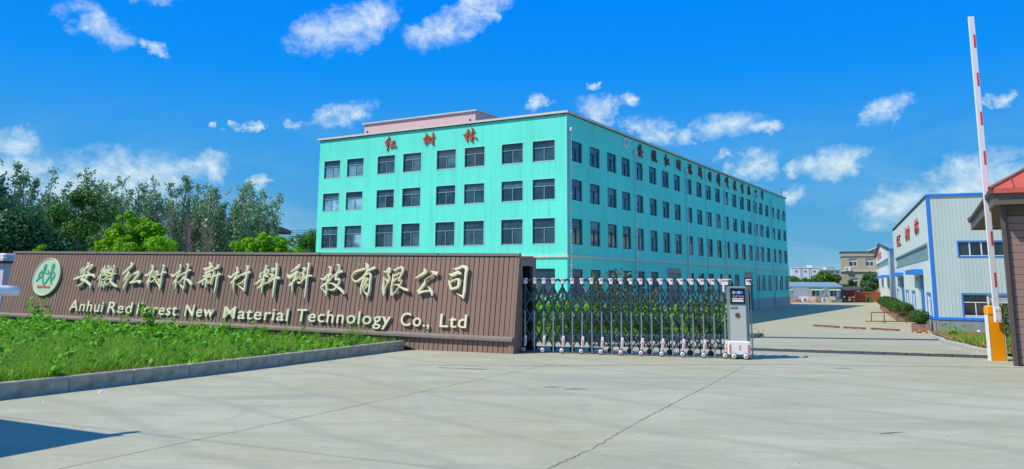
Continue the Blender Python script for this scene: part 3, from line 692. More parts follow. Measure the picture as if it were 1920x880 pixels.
def blades(P, h, w, lean=.5, hv=.5):
    """triangular grass blades at points P (k,3)"""
    k = len(P); a = RNG.uniform(0, 2 * np.pi, k); H = h * RNG.uniform(1 - hv, 1 + hv, k)
    W = w * RNG.uniform(.6, 1.4, k); la = RNG.uniform(0, 2 * np.pi, k); ll = H * RNG.uniform(.1, lean * 2, k)
    d = np.stack([np.cos(a) * W, np.sin(a) * W, 0 * W], 1)
    lv = np.stack([np.cos(la) * ll, np.sin(la) * ll, 0 * ll], 1)
    up = np.stack([0 * H, 0 * H, H], 1)
    V = np.stack([P - d / 2, P + d / 2, P + up * .6 + lv * .4 + d * .38, P + up * .6 + lv * .4 - d * .38], 1)
    V2 = np.stack([V[:, 3], V[:, 2], P + up + lv + d * .03, P + up + lv - d * .03], 1)
    return np.concatenate([V, V2])
def leaves(P, s, flat=.5, asp=.7):
    """diamond leaves at P; flat: how level they lie"""
    k = len(P); n = RNG.normal(size=(k, 3)); n[:, 2] = np.abs(n[:, 2]) + flat * 2; n /= np.linalg.norm(n, axis=1)[:, None]
    t = np.cross(n, RNG.normal(size=(k, 3))); t /= np.linalg.norm(t, axis=1)[:, None] + 1e-9
    b = np.cross(n, t); S = (s * RNG.uniform(.6, 1.4, k))[:, None]
    return np.stack([P - t * S * .5, P + b * S * asp * .42 - t * S * .05, P + t * S * .5 - n * S * .12, P - b * S * asp * .42 - t * S * .05], 1)
def lawn_points(n, dens=None):
    out = []
    while len(out) < n:
        y = RNG.uniform(7.5, 25); x = RNG.uniform(-.72 * y - .5, -2.0)
        if y < 18.95:
            if x > lk_x(y) - .15: continue
        elif x > -2.4: continue
        nn = (Vector((x, y)) - WO).dot(WN_)
        uu = (Vector((x, y)) - WO).dot(WD)
        if nn > -.04 and uu < 17: continue
        if nn > 1.0: continue
        if dens and RNG.uniform() > dens(x, y, nn, uu): continue
        out.append((x, y, lawn_z(x, y) - .01))
    return np.array(out)
def patch(x, y):
    return .5 + .5 * math.sin(x * 1.1 + 2.3 * math.sin(y * .7)) * math.cos(y * 1.3 + x * .4)
def near_kerb(x, y): return max(0., 1 - (lk_x(y) - x) / .8) if y < 19 else 0.
gp = lawn_points(72000, lambda x, y, n, u: (.12 + .88 * patch(x, y)) * (1 - .75 * near_kerb(x, y)) * (.35 if u < 5.5 and n > -1.1 else 1))
tag(inst('grass', quads_mesh('grass', blades(gp, .16, .011, .6, .65), M['grass'])), 'rough green grass on the lawn in front of the sign wall', 'grass', kind='stuff')
wp = lawn_points(21000, lambda x, y, n, u: (1 - patch(x, y) * .6) * (1 - .85 * near_kerb(x, y)) * (1.0 if u > 6 else .3) * (1.0 if n > -3.5 else .5))
wp[:, 2] += RNG.uniform(.02, .13, len(wp))
def hmp(x, y):
    n = (Vector((x, y)) - WO).dot(WN_); u = (Vector((x, y)) - WO).dot(WD)
    k = math.sin(x * 2.1 + y * 1.3) * math.cos(x * .9 - y * 1.7) + .35 * math.sin(x * 5.3 - y * 2.2)
    return max(0, k) * (.34 if n > -3.0 else .16) * (1.0 if u > 7 else .25)
hump = np.array([hmp(x, y) for x, y, z in wp])
wp[:, 2] += hump * RNG.uniform(0, 1, len(wp))
tag(inst('broadleaf_weeds', quads_mesh('broadleaf_weeds', leaves(wp, .095, .3), M['leaf_weed'])), 'low broad leaved weeds growing through the lawn grass', 'weeds', kind='stuff')
dp = lawn_points(7000, lambda x, y, n, u: (.9 if (n > -1.2 and u < 7.5) else (.8 * near_kerb(x, y) + .04)))
tag(inst('dry_grass', quads_mesh('dry_grass', blades(dp, .05, .014, 1.0), M['dry'])), 'dry brown grass tufts by the kerb and sign base', 'dry grass', kind='stuff')

# coarse leafy clumps scattered over the whole lawn
def clumps(n, k, s, hh, dens):
    C_ = lawn_points(n, dens); out = []
    for x, y, z in C_:
        r = RNG.uniform(.08, .26); h = RNG.uniform(.4, 1) * hh; m = int(k * RNG.uniform(.5, 1.5))
        q = RNG.normal(size=(m, 3)) * [r, r, .05]; q[:, 2] = z + h * np.exp(-(q[:, 0] ** 2 + q[:, 1] ** 2) / (2 * r * r)) * RNG.uniform(.3, 1.05, m)
        q[:, 0] += x; q[:, 1] += y
        q = q[[lk_x(b) - .12 > a and (Vector((a, b)) - WO).dot(WN_) < -.06 for a, b, c in q]]
        if len(q): out.append(q)
    return leaves(np.concatenate(out), s, .15, .8)
tag(inst('leafy_weeds', quads_mesh('leafy_weeds', clumps(430, 44, .115, .42, lambda x, y, n, u: .25 + .75 * (n > -3.2 and u > 6)), M['leaf_weed'])), 'coarse leafy weed clumps spread across the lawn', 'weeds', kind='stuff')
tag(inst('dark_weeds', quads_mesh('dark_weeds', clumps(260, 36, .09, .30, lambda x, y, n, u: .4 + .6 * (u > 6)), M['leaf_mid'])), 'darker green creeping weeds between the grass', 'weeds', kind='stuff')
# tall weeds that stand up in front of the wall
def weed(x, y, h, n, s, label, m='leaf_weed', spread=.14, z=None, group=None, name='weed'):
    z0 = lawn_z(x, y) if z is None else z
    root = empty(name, (x, y, z0), 0, label, 'weed', group)
    mb = MB(); P = []
    for k in range(n):
        a = random.uniform(0, 6.28); hh = h * random.uniform(.55, 1); sp = spread * random.uniform(.3, 1.3)
        pts = [(0, 0, -.03)]
        for t in (.35, .7, 1): pts.append((math.cos(a) * sp * t * t * 1.6 + random.uniform(-.02, .02), math.sin(a) * sp * t * t * 1.6, hh * t))
        mb.tube(pts, [.007, .006, .005, .003], 5)
        for j in range(int(5 + hh * 14)):
            t = random.uniform(.25, 1.02); q = Vector(pts[0]).lerp(Vector(pts[3]), t)
            P.append((q.x + random.uniform(-1, 1) * s * .9, q.y + random.uniform(-1, 1) * s * .9, hh * t + random.uniform(-.02, .02)))
    mb.build('stem', M['grass'], root)
    inst('foliage', quads_mesh('weed_leaves', leaves(np.array(P), s, .25, .85), M[m]), root)
    return root
def onlawn(u, n):
    u = u - .85 * n; q = WO + WD * u + WN_ * (-n)
    return q.x, q.y
for (u, n, h, k, s, lab) in ((14.85, .7, 1.0, 6, .12, 'leafy weed climbing up to the round logo on the sign wall'),
                             (14.3, .9, .62, 5, .10, 'weed right of the logo at the foot of the sign wall'),
                             (15.9, .8, .45, 6, .10, 'low weed clump at the left end of the sign wall'),
                             (11.4, 1.0, .72, 4, .08, 'thin weed covering the end of the word Red'),
                             (10.45, 1.1, .98, 7, .13, 'broad leaved tall weed covering the word Forest'),
                             (12.4, 1.2, .55, 5, .10, 'low weed under the word Anhui'),
                             (9.7, 1.0, .5, 5, .12, 'weed with dark drooping leaves right of the word Forest'),
                             (8.75, .8, .42, 4, .09, 'weed in front of the word New'),
                             (8.1, 1.0, .50, 4, .10, 'weed left of the word Material'),
                             (7.0, .7, .45, 5, .09, 'short weed under the word Material'),
                             (13.4, 2.2, .4, 7, .11, 'bushy weed on the lawn below the word Anhui'),
                             (11.0, 2.6, .42, 7, .12, 'bushy weed on the lawn below the word Forest'),
                             (16.6, 2.0, .45, 8, .12, 'bushy weed by the left edge of the photo below the pillar')):
    x, y = onlawn(u, n); weed(x, y, h, k, s, lab)
for (u, n, h, lab) in ((4.25, 1.0, .55, 'tall grass tuft in front of the sign below the word Technology'), (5.3, .6, .3, 'small grass tuft at the sign base left of the word Technology'), (9.1, .9, .5, 'tall grass tuft by the word New')):
    x, y = onlawn(u, n); root = empty('grass_tuft', (x, y, lawn_z(x, y)), 0, lab, 'grass tuft')
    P = np.array([(random.gauss(0, .06), random.gauss(0, .05), -.02) for _ in range(46)])
    inst('blade', quads_mesh('tuft', blades(P, h, .014, .35, .45), M['grass']), root).name = 'foliage'
for (u, n, r, lab) in ((6.75, .55, .13, 'grey rubble stone at the sign base, left of the two'), (5.75, .5, .11, 'grey rubble stone at the sign base, right of the two')):
    x, y = onlawn(u, n); mb = MB()
    for a in range(3): pebble(mb, random.uniform(-.06, .06), random.uniform(-.05, .05), 0, r * random.uniform(.6, 1))
    tag(mb.build('stone', M['kerb'], loc=(x, y, lawn_z(x, y))), lab, 'stone')
# ------------------------------------------------------------------ lettering
def catmull(pts, n=4):
    out = []
    for i in range(len(pts) - 1):
        p0, p1, p2, p3 = pts[max(0, i - 1)], pts[i], pts[i + 1], pts[min(len(pts) - 1, i + 2)]
        for k in range(n):
            t = k / n
            out.append(tuple(.5 * (2 * b + (c - a) * t + (2 * a - 5 * b + 4 * c - d) * t * t + (3 * b - a - 3 * c + d) * t ** 3) for a, b, c, d in zip(p0, p1, p2, p3)))
    out.append(tuple(pts[-1])); return out
def glyph_mesh(ch, m, depth=.04, ridge=.018, scale=1.0, wide=1.0, sx=1.0, n=4):
    """brush-stroke character; x right, z up, front towards -y"""
    _, strokes = GLYPHS[ch]; mb = MB()
    for si, st in enumerate(strokes):
        P = catmull([(a * scale * sx, b * scale, max(.008, w * wide) * scale) for a, b, w in st], n)
        vs = []; j = si * .0011
        for i, (x, z, w) in enumerate(P):
            a = P[max(0, i - 1)]; b = P[min(len(P) - 1, i + 1)]
            dx, dz = b[0] - a[0], b[1] - a[1]; L = math.hypot(dx, dz) or 1
            nx, nz = -dz / L, dx / L; w = max(w, .008) * .5
            for (o, y) in ((-1, 0), (-1, -depth + j), (-.6, -depth - ridge - j), (.6, -depth - ridge - j), (1, -depth + j), (1, 0)):
                vs.append((x + nx * w * o, y, z + nz * w * o))
        fs = []
        for i in range(len(P) - 1):
            for k in range(5): fs.append((i * 6 + k, i * 6 + k + 1, (i + 1) * 6 + k + 1, (i + 1) * 6 + k))
        e = (len(P) - 1) * 6
        fs += [(0, 1, 2, 3, 4, 5), (e + 5, e + 4, e + 3, e + 2, e + 1, e)]
        mb.add(vs, fs)
    return mb.mesh('character', m)
def text_mesh(s, size, extr, offset, m, bevel=0.0):
    cu = bpy.data.curves.new('txt', 'FONT'); cu.body = s; cu.size = size; cu.extrude = extr; cu.offset = offset
    cu.bevel_depth = bevel; cu.resolution_u = 3
    o = bpy.data.objects.new('txt', cu)
    me = bpy.data.meshes.new_from_object(o)
    bpy.data.objects.remove(o); bpy.data.curves.remove(cu)
    me.materials.clear(); me.materials.append(m)
    if len(me.vertices):
        co = np.empty(len(me.vertices) * 3); me.vertices.foreach_get('co', co); co = co.reshape(-1, 3)
        co = np.stack([co[:, 0], -co[:, 2], co[:, 1]], 1)        # upright, front towards -y
        me.vertices.foreach_set('co', co.ravel())
    me.update(); return me
def bbox(me):
    if not len(me.vertices): return None
    co = np.empty(len(me.vertices) * 3); me.vertices.foreach_get('co', co); co = co.reshape(-1, 3); return co.min(0), co.max(0)

# ------------------------------------------------------------------ sign wall
TILT = math.atan2(.1637, .9865)
sw = empty('sign_wall', (.01, 18.11, 0), R(-23), 'long brown boarded company sign wall with gilt lettering beside the gate', 'sign wall')
SR = .0113
def face_loc(x, v, off=0.0):      # x to the right (negative), v up the leaning face, off towards the viewer
    return (x, .1637 * v - off * math.cos(TILT), .9865 * v + off * -math.sin(TILT) * -1 + SR * abs(x))
def on_face(name, mesh, x, v, off=0.0): return inst(name, mesh, sw, face_loc(x, v, off), (-TILT, 0, 0))
LW = 16.85
up_b = MB().bev(.006, .119, 0, .02, 0, 1.80, .006).mesh('board', M['board'])
lo_b = MB().bev(.006, .119, 0, .02, 0, .33, .006).mesh('skirting_board', M['board'])
nb = int((LW - .09) / .125)
for i in range(nb):
    x = -.085 - (i + 1) * .125
    on_face('board', up_b, x, .362)
    on_face('skirting_board', lo_b, x, -.06, -.02)
# core, back wall, roof, and the hollow end the gate slides into
mb = MB()
def prism(mb, prof, x0, x1):   # prof: (y,z) polygon, extruded in x following the rise
    n = len(prof)
    vs = [(x0, y, z + (SR * abs(x0) if z > .01 else 0)) for y, z in prof] + [(x1, y, z + (SR * abs(x1) if z > .01 else 0)) for y, z in prof]
    mb.add(vs, [tuple(range(n))[::-1], tuple(range(n, 2 * n))] + [(i, (i + 1) % n, (i + 1) % n + n, i + n) for i in range(n)])
t = math.tan(TILT)
prism(mb, [(.022, -.1), (.022 + t * 2.2, 2.14), (.10 + t * 2.2, 2.14), (.10, -.1)], -LW, -.06)
mb.build('backing', M['shadow_gap'], sw)
mb = MB(); prism(mb, [(1.33, -.1), (1.33, 2.17), (1.40, 2.17), (1.40, -.1)], -LW, -.03); mb.build('rear_wall', M['brown_dark'], sw)
mb = MB(); prism(mb, [(.10 + t * 2.0, 2.10), (.10 + t * 2.0, 2.16), (1.36, 2.13), (1.36, 2.07)], -LW, -.03); mb.build('roof', M['brown_dark'], sw)
mb = MB(); prism(mb, [(-.03 + t * 2.163, 2.145), (-.03 + t * 2.2, 2.205), (.10 + t * 2.2, 2.212), (.10 + t * 2.2, 2.15)], -LW - .05, .04)
mb.build('top_rail', M['brown_trim'], sw)
mb = MB()
for xj in (-5.44, -9.9, -2.05, -13.3): mb.box(xj, xj + .012, -.034 + t * 2.163, .02 + t * 2.2, 2.148 + SR * abs(xj), 2.208 + SR * abs(xj))
mb.build('rail_joint', M['shadow_gap'], sw)
mb = MB(); prism(mb, [(-.075 + t * .27, .262), (-.075 + t * .30, .315), (.0 + t * .36, .362), (.03 + t * .3, .262)], -LW - .03, .02)
mb.build('lower_rail', M['brown_trim'], sw)
mb = MB(); mb.bev(-.085, 0, -.004, .05, -.02, 2.17, .01); o = mb.build('corner_board', M['board'], sw, (0, 0, 0), (-TILT, 0, 0))
# end frame round the gate opening
mb = MB()
def endplate(y0b, y0t, y1b, y1t, z0, z1, x0=-.05, x1=.04):
    vs = [(x, y, z) for x in (x0, x1) for y, z in ((y0b, z0), (y1b, z0), (y1t, z1), (y0t, z1))]
    mb.add(vs, [(3, 2, 1, 0), (4, 5, 6, 7), (0, 1, 5, 4), (1, 2, 6, 5), (2, 3, 7, 6), (3, 0, 4, 7)])
endplate(.0, t * 2.2, .40, .44, -.02, 2.17)
endplate(1.20, 1.20, 1.40, 1.40, -.02, 2.14)
endplate(.44, .44, 1.20, 1.20, 1.98, 2.14)
mb.build('end_frame', M['board'], sw)
mb = MB(); mb.box(.04, .055, .42, .50, 0, 2.04); mb.box(.04, .055, 1.14, 1.22, 0, 2.04); mb.box(.04, .055, .50, 1.14, 1.93, 2.04); mb.build('end_trim', M['brown_trim'], sw)
# logo disc
ld = MB(); ld.disc((0, -.06, 0), .555, 'Y', .05, 48); ldo = on_face('logo_disc', ld.mesh('logo_disc', M['logo_disc']), -15.12, 1.46)
rim = MB(); rim.tube([(.55 * math.cos(a), -.06, .55 * math.sin(a)) for a in np.linspace(0, 2 * math.pi, 49)], .016, 6, False); rim.build('rim', M['logo_rim'], ldo)
def logo_marks(parent, s, mg, mr, y=-.067, text=True):
    # two dancing figures joined by a V, as on the round company emblem
    def L(pts, w): 
        return catmull([(a * s, b * s, c * s) for a, b, c in [(p[0], p[1], w) for p in pts]], 5)
    mb = MB()
    def ribbon(P, k):
        vs = []
        for i, (x, z, w) in enumerate(P):
            a = P[max(0, i - 1)]; b = P[min(len(P) - 1, i + 1)]; dx, dz = b[0] - a[0], b[1] - a[1]; l = math.hypot(dx, dz) or 1
            nx, nz = -dz / l * w, dx / l * w
            vs += [(x + nx, y, z + nz), (x + nx, y - .006 - k * .0008, z + nz), (x - nx, y - .006 - k * .0008, z - nz), (x - nx, y, z - nz)]
        fs = []
        for i in range(len(P) - 1):
            for q in range(3): fs.append((i * 4 + q, i * 4 + q + 1, (i + 1) * 4 + q + 1, (i + 1) * 4 + q))
        mb.add(vs, fs)
    Lf = [(-.80, -.25), (-.52, -.05), (-.30, .22), (-.22, .52), (-.24, .72), (-.34, .62), (-.36, .38), (-.32, .02), (-.18, -.30), (-.05, -.42), (.08, -.32), (.26, .02), (.42, .42), (.44, .70), (.34, .74), (.30, .56), (.34, .2), (.42, -.12), (.58, -.45)]
    ribbon(L(Lf, .055), 0)
    ribbon(L([(-.34, .38), (-.56, .28), (-.66, .06), (-.62, -.16)], .05), 1)
    ribbon(L([(.36, .34), (.56, .26), (.66, .04), (.52, -.2), (.46, -.26)], .05), 2)
    ribbon(L([(-.18, .28), (-.08, .2), (0, .2)], .03), 3); ribbon(L([(.18, .28), (.08, .2), (0, .2)], .03), 4)
    mb.build('emblem', mg, parent)
    mb2 = MB(); n = 14
    mb2.disc((.02 * s, y - .006, .36 * s), .055 * s, 'Y', .006, 14); mb2.build('emblem_dot', mr, parent)
    if text:
        me = text_mesh('Red Forest', .235 * s, .003, .004, mr); b0, b1 = bbox(me)
        inst('emblem_text', me, parent, (-.02 * s - (b0[0] + b1[0]) / 2, y - .002, -.66 * s))
logo_marks(ldo, .50, M['logo_green'], M['logo_red'])
# brush characters and English line
NAMES = '安徽红树林新材料科技有限公司'
for ch in NAMES:
    (cx, cy), _ = GLYPHS[ch]
    on_face('character', glyph_mesh(ch, M['gilt'], .04, .012, 1.0, 1.0), cx, cy, .04)
def measure(s, size, off):
    me = text_mesh(s, size, 0, off, M['gilt']); b = bbox(me); bpy.data.meshes.remove(me); return b
def place_word(word, x0, x1, v0, v1, cap, parent, mat, depth, placer, off=.012, name='letter'):
    size = cap / .70
    B = measure(word, size, off); x_l, x_r = B[0][0], B[1][0]; k = (x1 - x0) / (x_r - x_l)
    for i, ch in enumerate(word):
        if ch == ' ': continue
        r = measure(word[:i + 1], size, off)[1][0]
        me = text_mesh(ch, size, depth, off, mat); b = bbox(me)
        xr = x0 + (r - x_l) * k; w = (b[1][0] - b[0][0])
        co = np.empty(len(me.vertices) * 3); me.vertices.foreach_get('co', co); co = co.reshape(-1, 3)
        co[:, 0] = (co[:, 0] - b[0][0]) * k * .88 + w * k * .06; me.vertices.foreach_set('co', co.ravel()); me.update()
        xl = xr - w * k; tt = (xl - x0) / max(1e-6, x1 - x0)
        placer(name, me, xl, v0 + (v1 - v0) * tt)
WORDS = [('Anhui', -13.889, -12.531, .505), ('Red', -12.357, -11.412, .50), ('Forest', -11.251, -9.772, .498), ('New', -9.524, -8.483, .497),
         ('Material', -8.206, -6.1, .488), ('Technology', -5.869, -3.107, .495), ('Co.,', -2.871, -2.074, .50), ('Ltd', -1.823, -1.113, .508)]
for w, a, b, v in WORDS:
    place_word(w, a, b, v, v, .305, sw, M['gilt'], .02, lambda nm, me, x, vv: on_face(nm, me, x, vv, .045), off=.003)
# pillar and railing just past the left end of the wall
pl = empty('gate_pillar', (-16.33, 26.2, 0), R(-23), 'pale stone pillar with overhanging cap at the left end of the sign wall', 'pillar')
MB().bev(-.2, .2, -.2, .2, -.1, 2.12, .02).build('shaft', M['stone_white'], pl)
MB().bev(-.27, .27, -.27, .27, 2.04, 2.12, .01).build('collar', M['pillar_dark'], pl)
mb = MB(); mb.bev(-.36, .36, -.36, .36, 2.121, 2.22, .012); mb.bev(-.31, .31, -.31, .31, 2.221, 2.36, .05); mb.build('cap', M['stone_white'], pl)
fr = empty('brown_fence', (-16.7, 26.5, 0), R(-23), 'dark brown fence panel left of the stone pillar', 'fence')
MB().box(-3, 0, -.04, .04, 1.75, 1.95).build('rail', M['brown_trim'], fr)
bd = MB().bev(0, .11, -.02, .02, 0, 1.9, .005).mesh('fence_board', M['brown_dark'])
for i in range(22): inst('fence_board', bd, fr, (-.13 - i * .13, 0, 0))

# ------------------------------------------------------------------ retractable gate
ga = empty('retractable_gate', (.32, 18.6, 0), R(-16.52), 'folding steel lattice driveway gate stretched across the entrance', 'gate')
GP = .2195; NG = 20; RX, RY = .11, .42        # rear post offset
post = MB().bev(-.015, .015, -.013, .013, .03, 1.55, .004).mesh('post', M['steel'])
rpost = MB().bev(-.014, .014, -.012, .012, .03, 1.52, .004).mesh('rear_post', M['rail'])
sleeve = MB().bev(-.019, .019, -.017, .017, .92, 1.5, .004).mesh('post_sleeve', M['rail'])
capm = MB().bev(-.036, .036, -.03, .05, 1.53, 1.655, .008).mesh('post_cap', M['wplastic'])
caps_ = MB(); caps_.bev(-.022, .022, -.034, -.028, 1.60, 1.64, .001); capdot = caps_.mesh('cap_badge', M['orange'])
arch = MB()
ap = [(RX * (1 - math.cos(a)) / 2, RY * (1 - math.cos(a)) / 2, 1.50 + .12 * math.sin(a)) for a in np.linspace(0, math.pi, 9)]
arch.tube(ap, .024, 8); archm = arch.mesh('arch', M['rail'])
# lattice link: flat dark bars between neighbouring posts, front and rear planes
def bar(mb, a, b, w=.022, d=.012):
    a = Vector(a); b = Vector(b); L = (b - a).length
    Mx = Matrix.Translation(a) @ (b - a).to_track_quat('Z', 'Y').to_matrix().to_4x4()
    mb.box(-w, w, -d, d, 0, L, Mx)
def lattice(y, xo, flip):
    mb = MB()
    zs = [.14, .58, 1.02, 1.46]
    for k, (za, zb) in enumerate(zip(zs[:-1], zs[1:])):
        bar(mb, (xo, y + .012, za), (xo + GP, y + .012, zb)); bar(mb, (xo, y - .014, zb), (xo + GP, y - .014, za))
    return mb
lf = lattice(.05, 0, 0).mesh('lattice_link', M['rail'])
lr = lattice(RY - .04, RX, 0).mesh('lattice_link', M['rail'])
# curved cross rods from front post to rear post
cr = MB()
cr.tube([(0, 0, 0), (RX * .5 + .03, RY * .5, -.13), (RX, RY, -.02)], .012, 6)
crm = cr.mesh('cross_rod', M['rail'])
guard = MB().bev(-.028, .028, -.06, -.016, .15, .38, .008).mesh('foot_guard', M['wplastic'])
gstripe = MB().bev(-.009, .009, -.064, -.060, .17, .31, .001).mesh('guard_stripe', M['orange'])
wh = MB(); wh.disc((0, -.09, .062), .062, 'Y', .05, 18); whm = wh.mesh('wheel', M['black'])
hb = MB(); hb.disc((0, -.10, .066), .05, 'Y', .012, 14, .03); hbm = hb.mesh('wheel_cover', M['wplastic'])
st = MB()
for k in range(5):
    a = math.pi / 2 + k * 2 * math.pi / 5; st.add([(0, -.104, .066)] + [(.03 * math.cos(a + d), -.104, .066 + .03 * math.sin(a + d)) for d in (-.35, .35)], [(0, 1, 2)])
stm = st.mesh('wheel_star', M['orange'])
for i in range(-4, NG + 1):
    x = i * GP
    fp = inst('post', post, ga, (x, 0, 0)); inst('post_sleeve', sleeve, fp)
    cp = inst('post_cap', capm, ga, (x, 0, 0)); inst('cap_badge', capdot, cp)
    rp = inst('rear_post', rpost, ga, (x + RX, RY, 0))
    inst('rear_cap', capm, ga, (x + RX + .012, RY, 0))
    inst('arch', archm, ga, (x, 0, 0)); [inst('cross_rod', crm, ga, (x, 0, z_)) for z_ in (.40, .84, 1.28)]
    if i < NG:
        inst('lattice_link', lf, ga, (x, 0, 0)); inst('rear_lattice_link', lr, ga, (x, 0, 0))
    if i % 2 == 0:
        g1 = inst('foot_guard', guard, ga, (x, 0, 0), (R(0), R(4), 0)); inst('guard_stripe', gstripe, g1)
        w1_ = inst('wheel', whm, ga, (x - .01, 0, 0)); inst('wheel_cover', hbm, w1_); inst('wheel_star', stm, w1_)
        inst('rear_wheel', whm, ga, (x + RX, RY + .1, 0))
# motor cabinet at the leading end
mu = MB().bev(0, .40, 0, .46, .06, 1.50, .02).build('motor_cabinet', M['unit_grey'], ga, (4.47, -.05, 0))
MB().bev(.035, .365, -.012, .0, .36, 1.10, .004).build('front_panel', M['unit_panel'], mu)
MB().bev(.055, .355, -.02, .0, 1.14, 1.46, .006).build('screen_bezel', M['screen_black'], mu)
for k, cname in enumerate(('unit_panel', 'blue', 'unit_panel', 'blue')):
    MB().box(.10 + k * .054, .15 + k * .054, -.026, -.0215, 1.345, 1.40).build('indicator', M[cname], mu)
MB().box(.095, .32, -.026, -.0215, 1.18, 1.255).build('notice', M['wplastic'], mu)
mb = MB(); [mb.box(.10 + k * .028, .12 + k * .028, -.030, -.0265, 1.222, 1.24) for k in range(8)]; mb.build('notice_print', M['print_red'], mu)
mb = MB(); [mb.box(.105 + k * .06, .145 + k * .06, -.026, -.0215, 1.295, 1.305) for k in range(4)]; [mb.box(.11 + k * .05, .125 + k * .05, -.026, -.0215, 1.27, 1.28) for k in (0, 1, 3, 4)]; mb.build('screen_print', M['wplastic'], mu)
MB().bev(.05, .20, -.020, -.0125, 1.035, 1.075, .002).build('name_plate', M['black'], mu)
mb = MB(); [mb.box(.062 + k * .014, .07 + k * .014, -.023, -.0205, 1.045, 1.065) for k in range(9)]; mb.build('name_plate_print', M['unit_panel'], mu)
mb = MB(); mb.disc((.19, -.026, .90), .05, 'Y', .013, 20); mb.build('emblem', M['red_side'], mu)
mb = MB(); mb.bev(-.03, .43, -.05, .30, .10, .37, .02); mb.build('bumper', M['wplastic'], mu)
MB().box(.19, .235, -.055, -.0515, .19, .29).build('warning_label', M['yellow'], mu)
for xx in (.0, .37): MB().bev(xx, xx + .035, -.058, -.0515, .13, .30, .002).build('bumper_stripe', M['orange'], mu)
for xx in (.09, .33):
    w2 = inst('wheel', whm, mu, (xx, 0, 0)); inst('wheel_cover', hbm, mu, (xx, -.005, 0)); inst('wheel_star', stm, mu, (xx, -.008, 0))
for xx, yy in ((-.075, 0), (-.012, 0), (.415, 0), (.465, .42), (.03, .45)):
    o = inst('post', post, ga, (4.47 + xx + .0, yy, 0)); cp = inst('post_cap', capm, ga, (4.47 + xx, yy, 0)); inst('cap_badge', capdot, cp)
inst('arch', archm, ga, (4.455, 0, 0)); inst('arch', archm, ga, (4.87, 0, 0))
MB().bev(-.02, .02, -.035, -.017, 1.38, 1.53, .004).build('cap_label', M['wplastic'], ga, (4.39, 0, 0))

# ------------------------------------------------------------------ barriers
def barrier(loc, rz, label, boom_dir, boom_len, group=None):
    b = empty('barrier_gate', loc, rz, label, 'barrier', group)
    mb = MB(); mb.bev(0, .285, 0, .17, .0, .955, .014); body = mb.build('cabinet', M['barrier_orange'], b)
    mb = MB(); mb.bev(-.012, .0, -.006, .176, .0, .948, .004); mb.build('side_panel', M['wplastic'], b)
    mb = MB(); mb.bev(.286, .306, -.006, .176, .0, .948, .004); mb.build('side_panel', M['unit_panel'], b)
    mb = MB(); mb.bev(-.02, .315, -.015, .19, .957, 1.13, .03); mb.build('hood', M['barrier_orange'], b)
    mb = MB(); mb.bev(-.012, .31, -.005, .18, -.012, .0, .004); mb.build('base_plate', M['black'], b)
    mb = MB(); mb.disc((.17, -.06, .90), .06, 'Y', .05, 20); mb.build('pivot', M['unit_grey'], b)
    bo = empty('boom', (.14, -.085, .90)); bo.parent = b
    if boom_dir == 'up': Mx = (0, 0, 0)
    else: Mx = (0, R(90), 0)
    bo.rotation_euler = Mx
    # arm along local +Z (upright) or along -X after rotation
    s = 1
    o = MB().bev(-.062, .062, -.022, .022, -.10, boom_len, .008).build('boom_arm', M['wplastic'], b, bo.location, bo.rotation_euler)
    bpy.data.objects.remove(bo)
    mb = MB().bev(-.05, .078, -.052, -.0225, -.10, .20, .01).build('boom_clamp', M['wplastic'], b, o.location, o.rotation_euler)
    mb = MB()
    for z in (-.06, .13):
        for xx in (-.02, .045): mb.disc((xx, -.058, z), .010, 'Y', .006, 8)
    mb.build('clamp_bolt', M['black'], b, o.location, o.rotation_euler)
    seg = MB().box(.005, .046, -.0245, -.0225, 0, .30).mesh('red_stripe', M['barrier_red'])
    z = .62
    while z < boom_len - .4:
        inst('red_stripe', seg, o, (0, 0, z)); z += .865
    return b
barrier((10.03, 17.19, 0), R(-11), 'orange and white barrier cabinet with its striped boom standing upright', 'up', 6.53)
# left-hand entrance barrier: only the rounded end of its lowered boom reaches into the picture
lb = empty('barrier_gate', (-7.6, 6.2, 0), 0, 'pale tubular barrier boom reaching in at the left edge of the photo', 'barrier')
MB().tube([(.0, .0, 1.52), (2.42, 2.16, 1.462), (2.50, 2.235, 1.460)], [.055, .055, .046], 16).build('boom_arm', M['wplastic'], lb)
MB().bev(-.2, .18, -.2, .15, 0, 1.0, .02).build('cabinet', M['barrier_orange'], lb)
MB().bev(-.12, .1, -.12, .1, 1.0, 1.56, .02).build('boom_bracket', M['unit_grey'], lb)

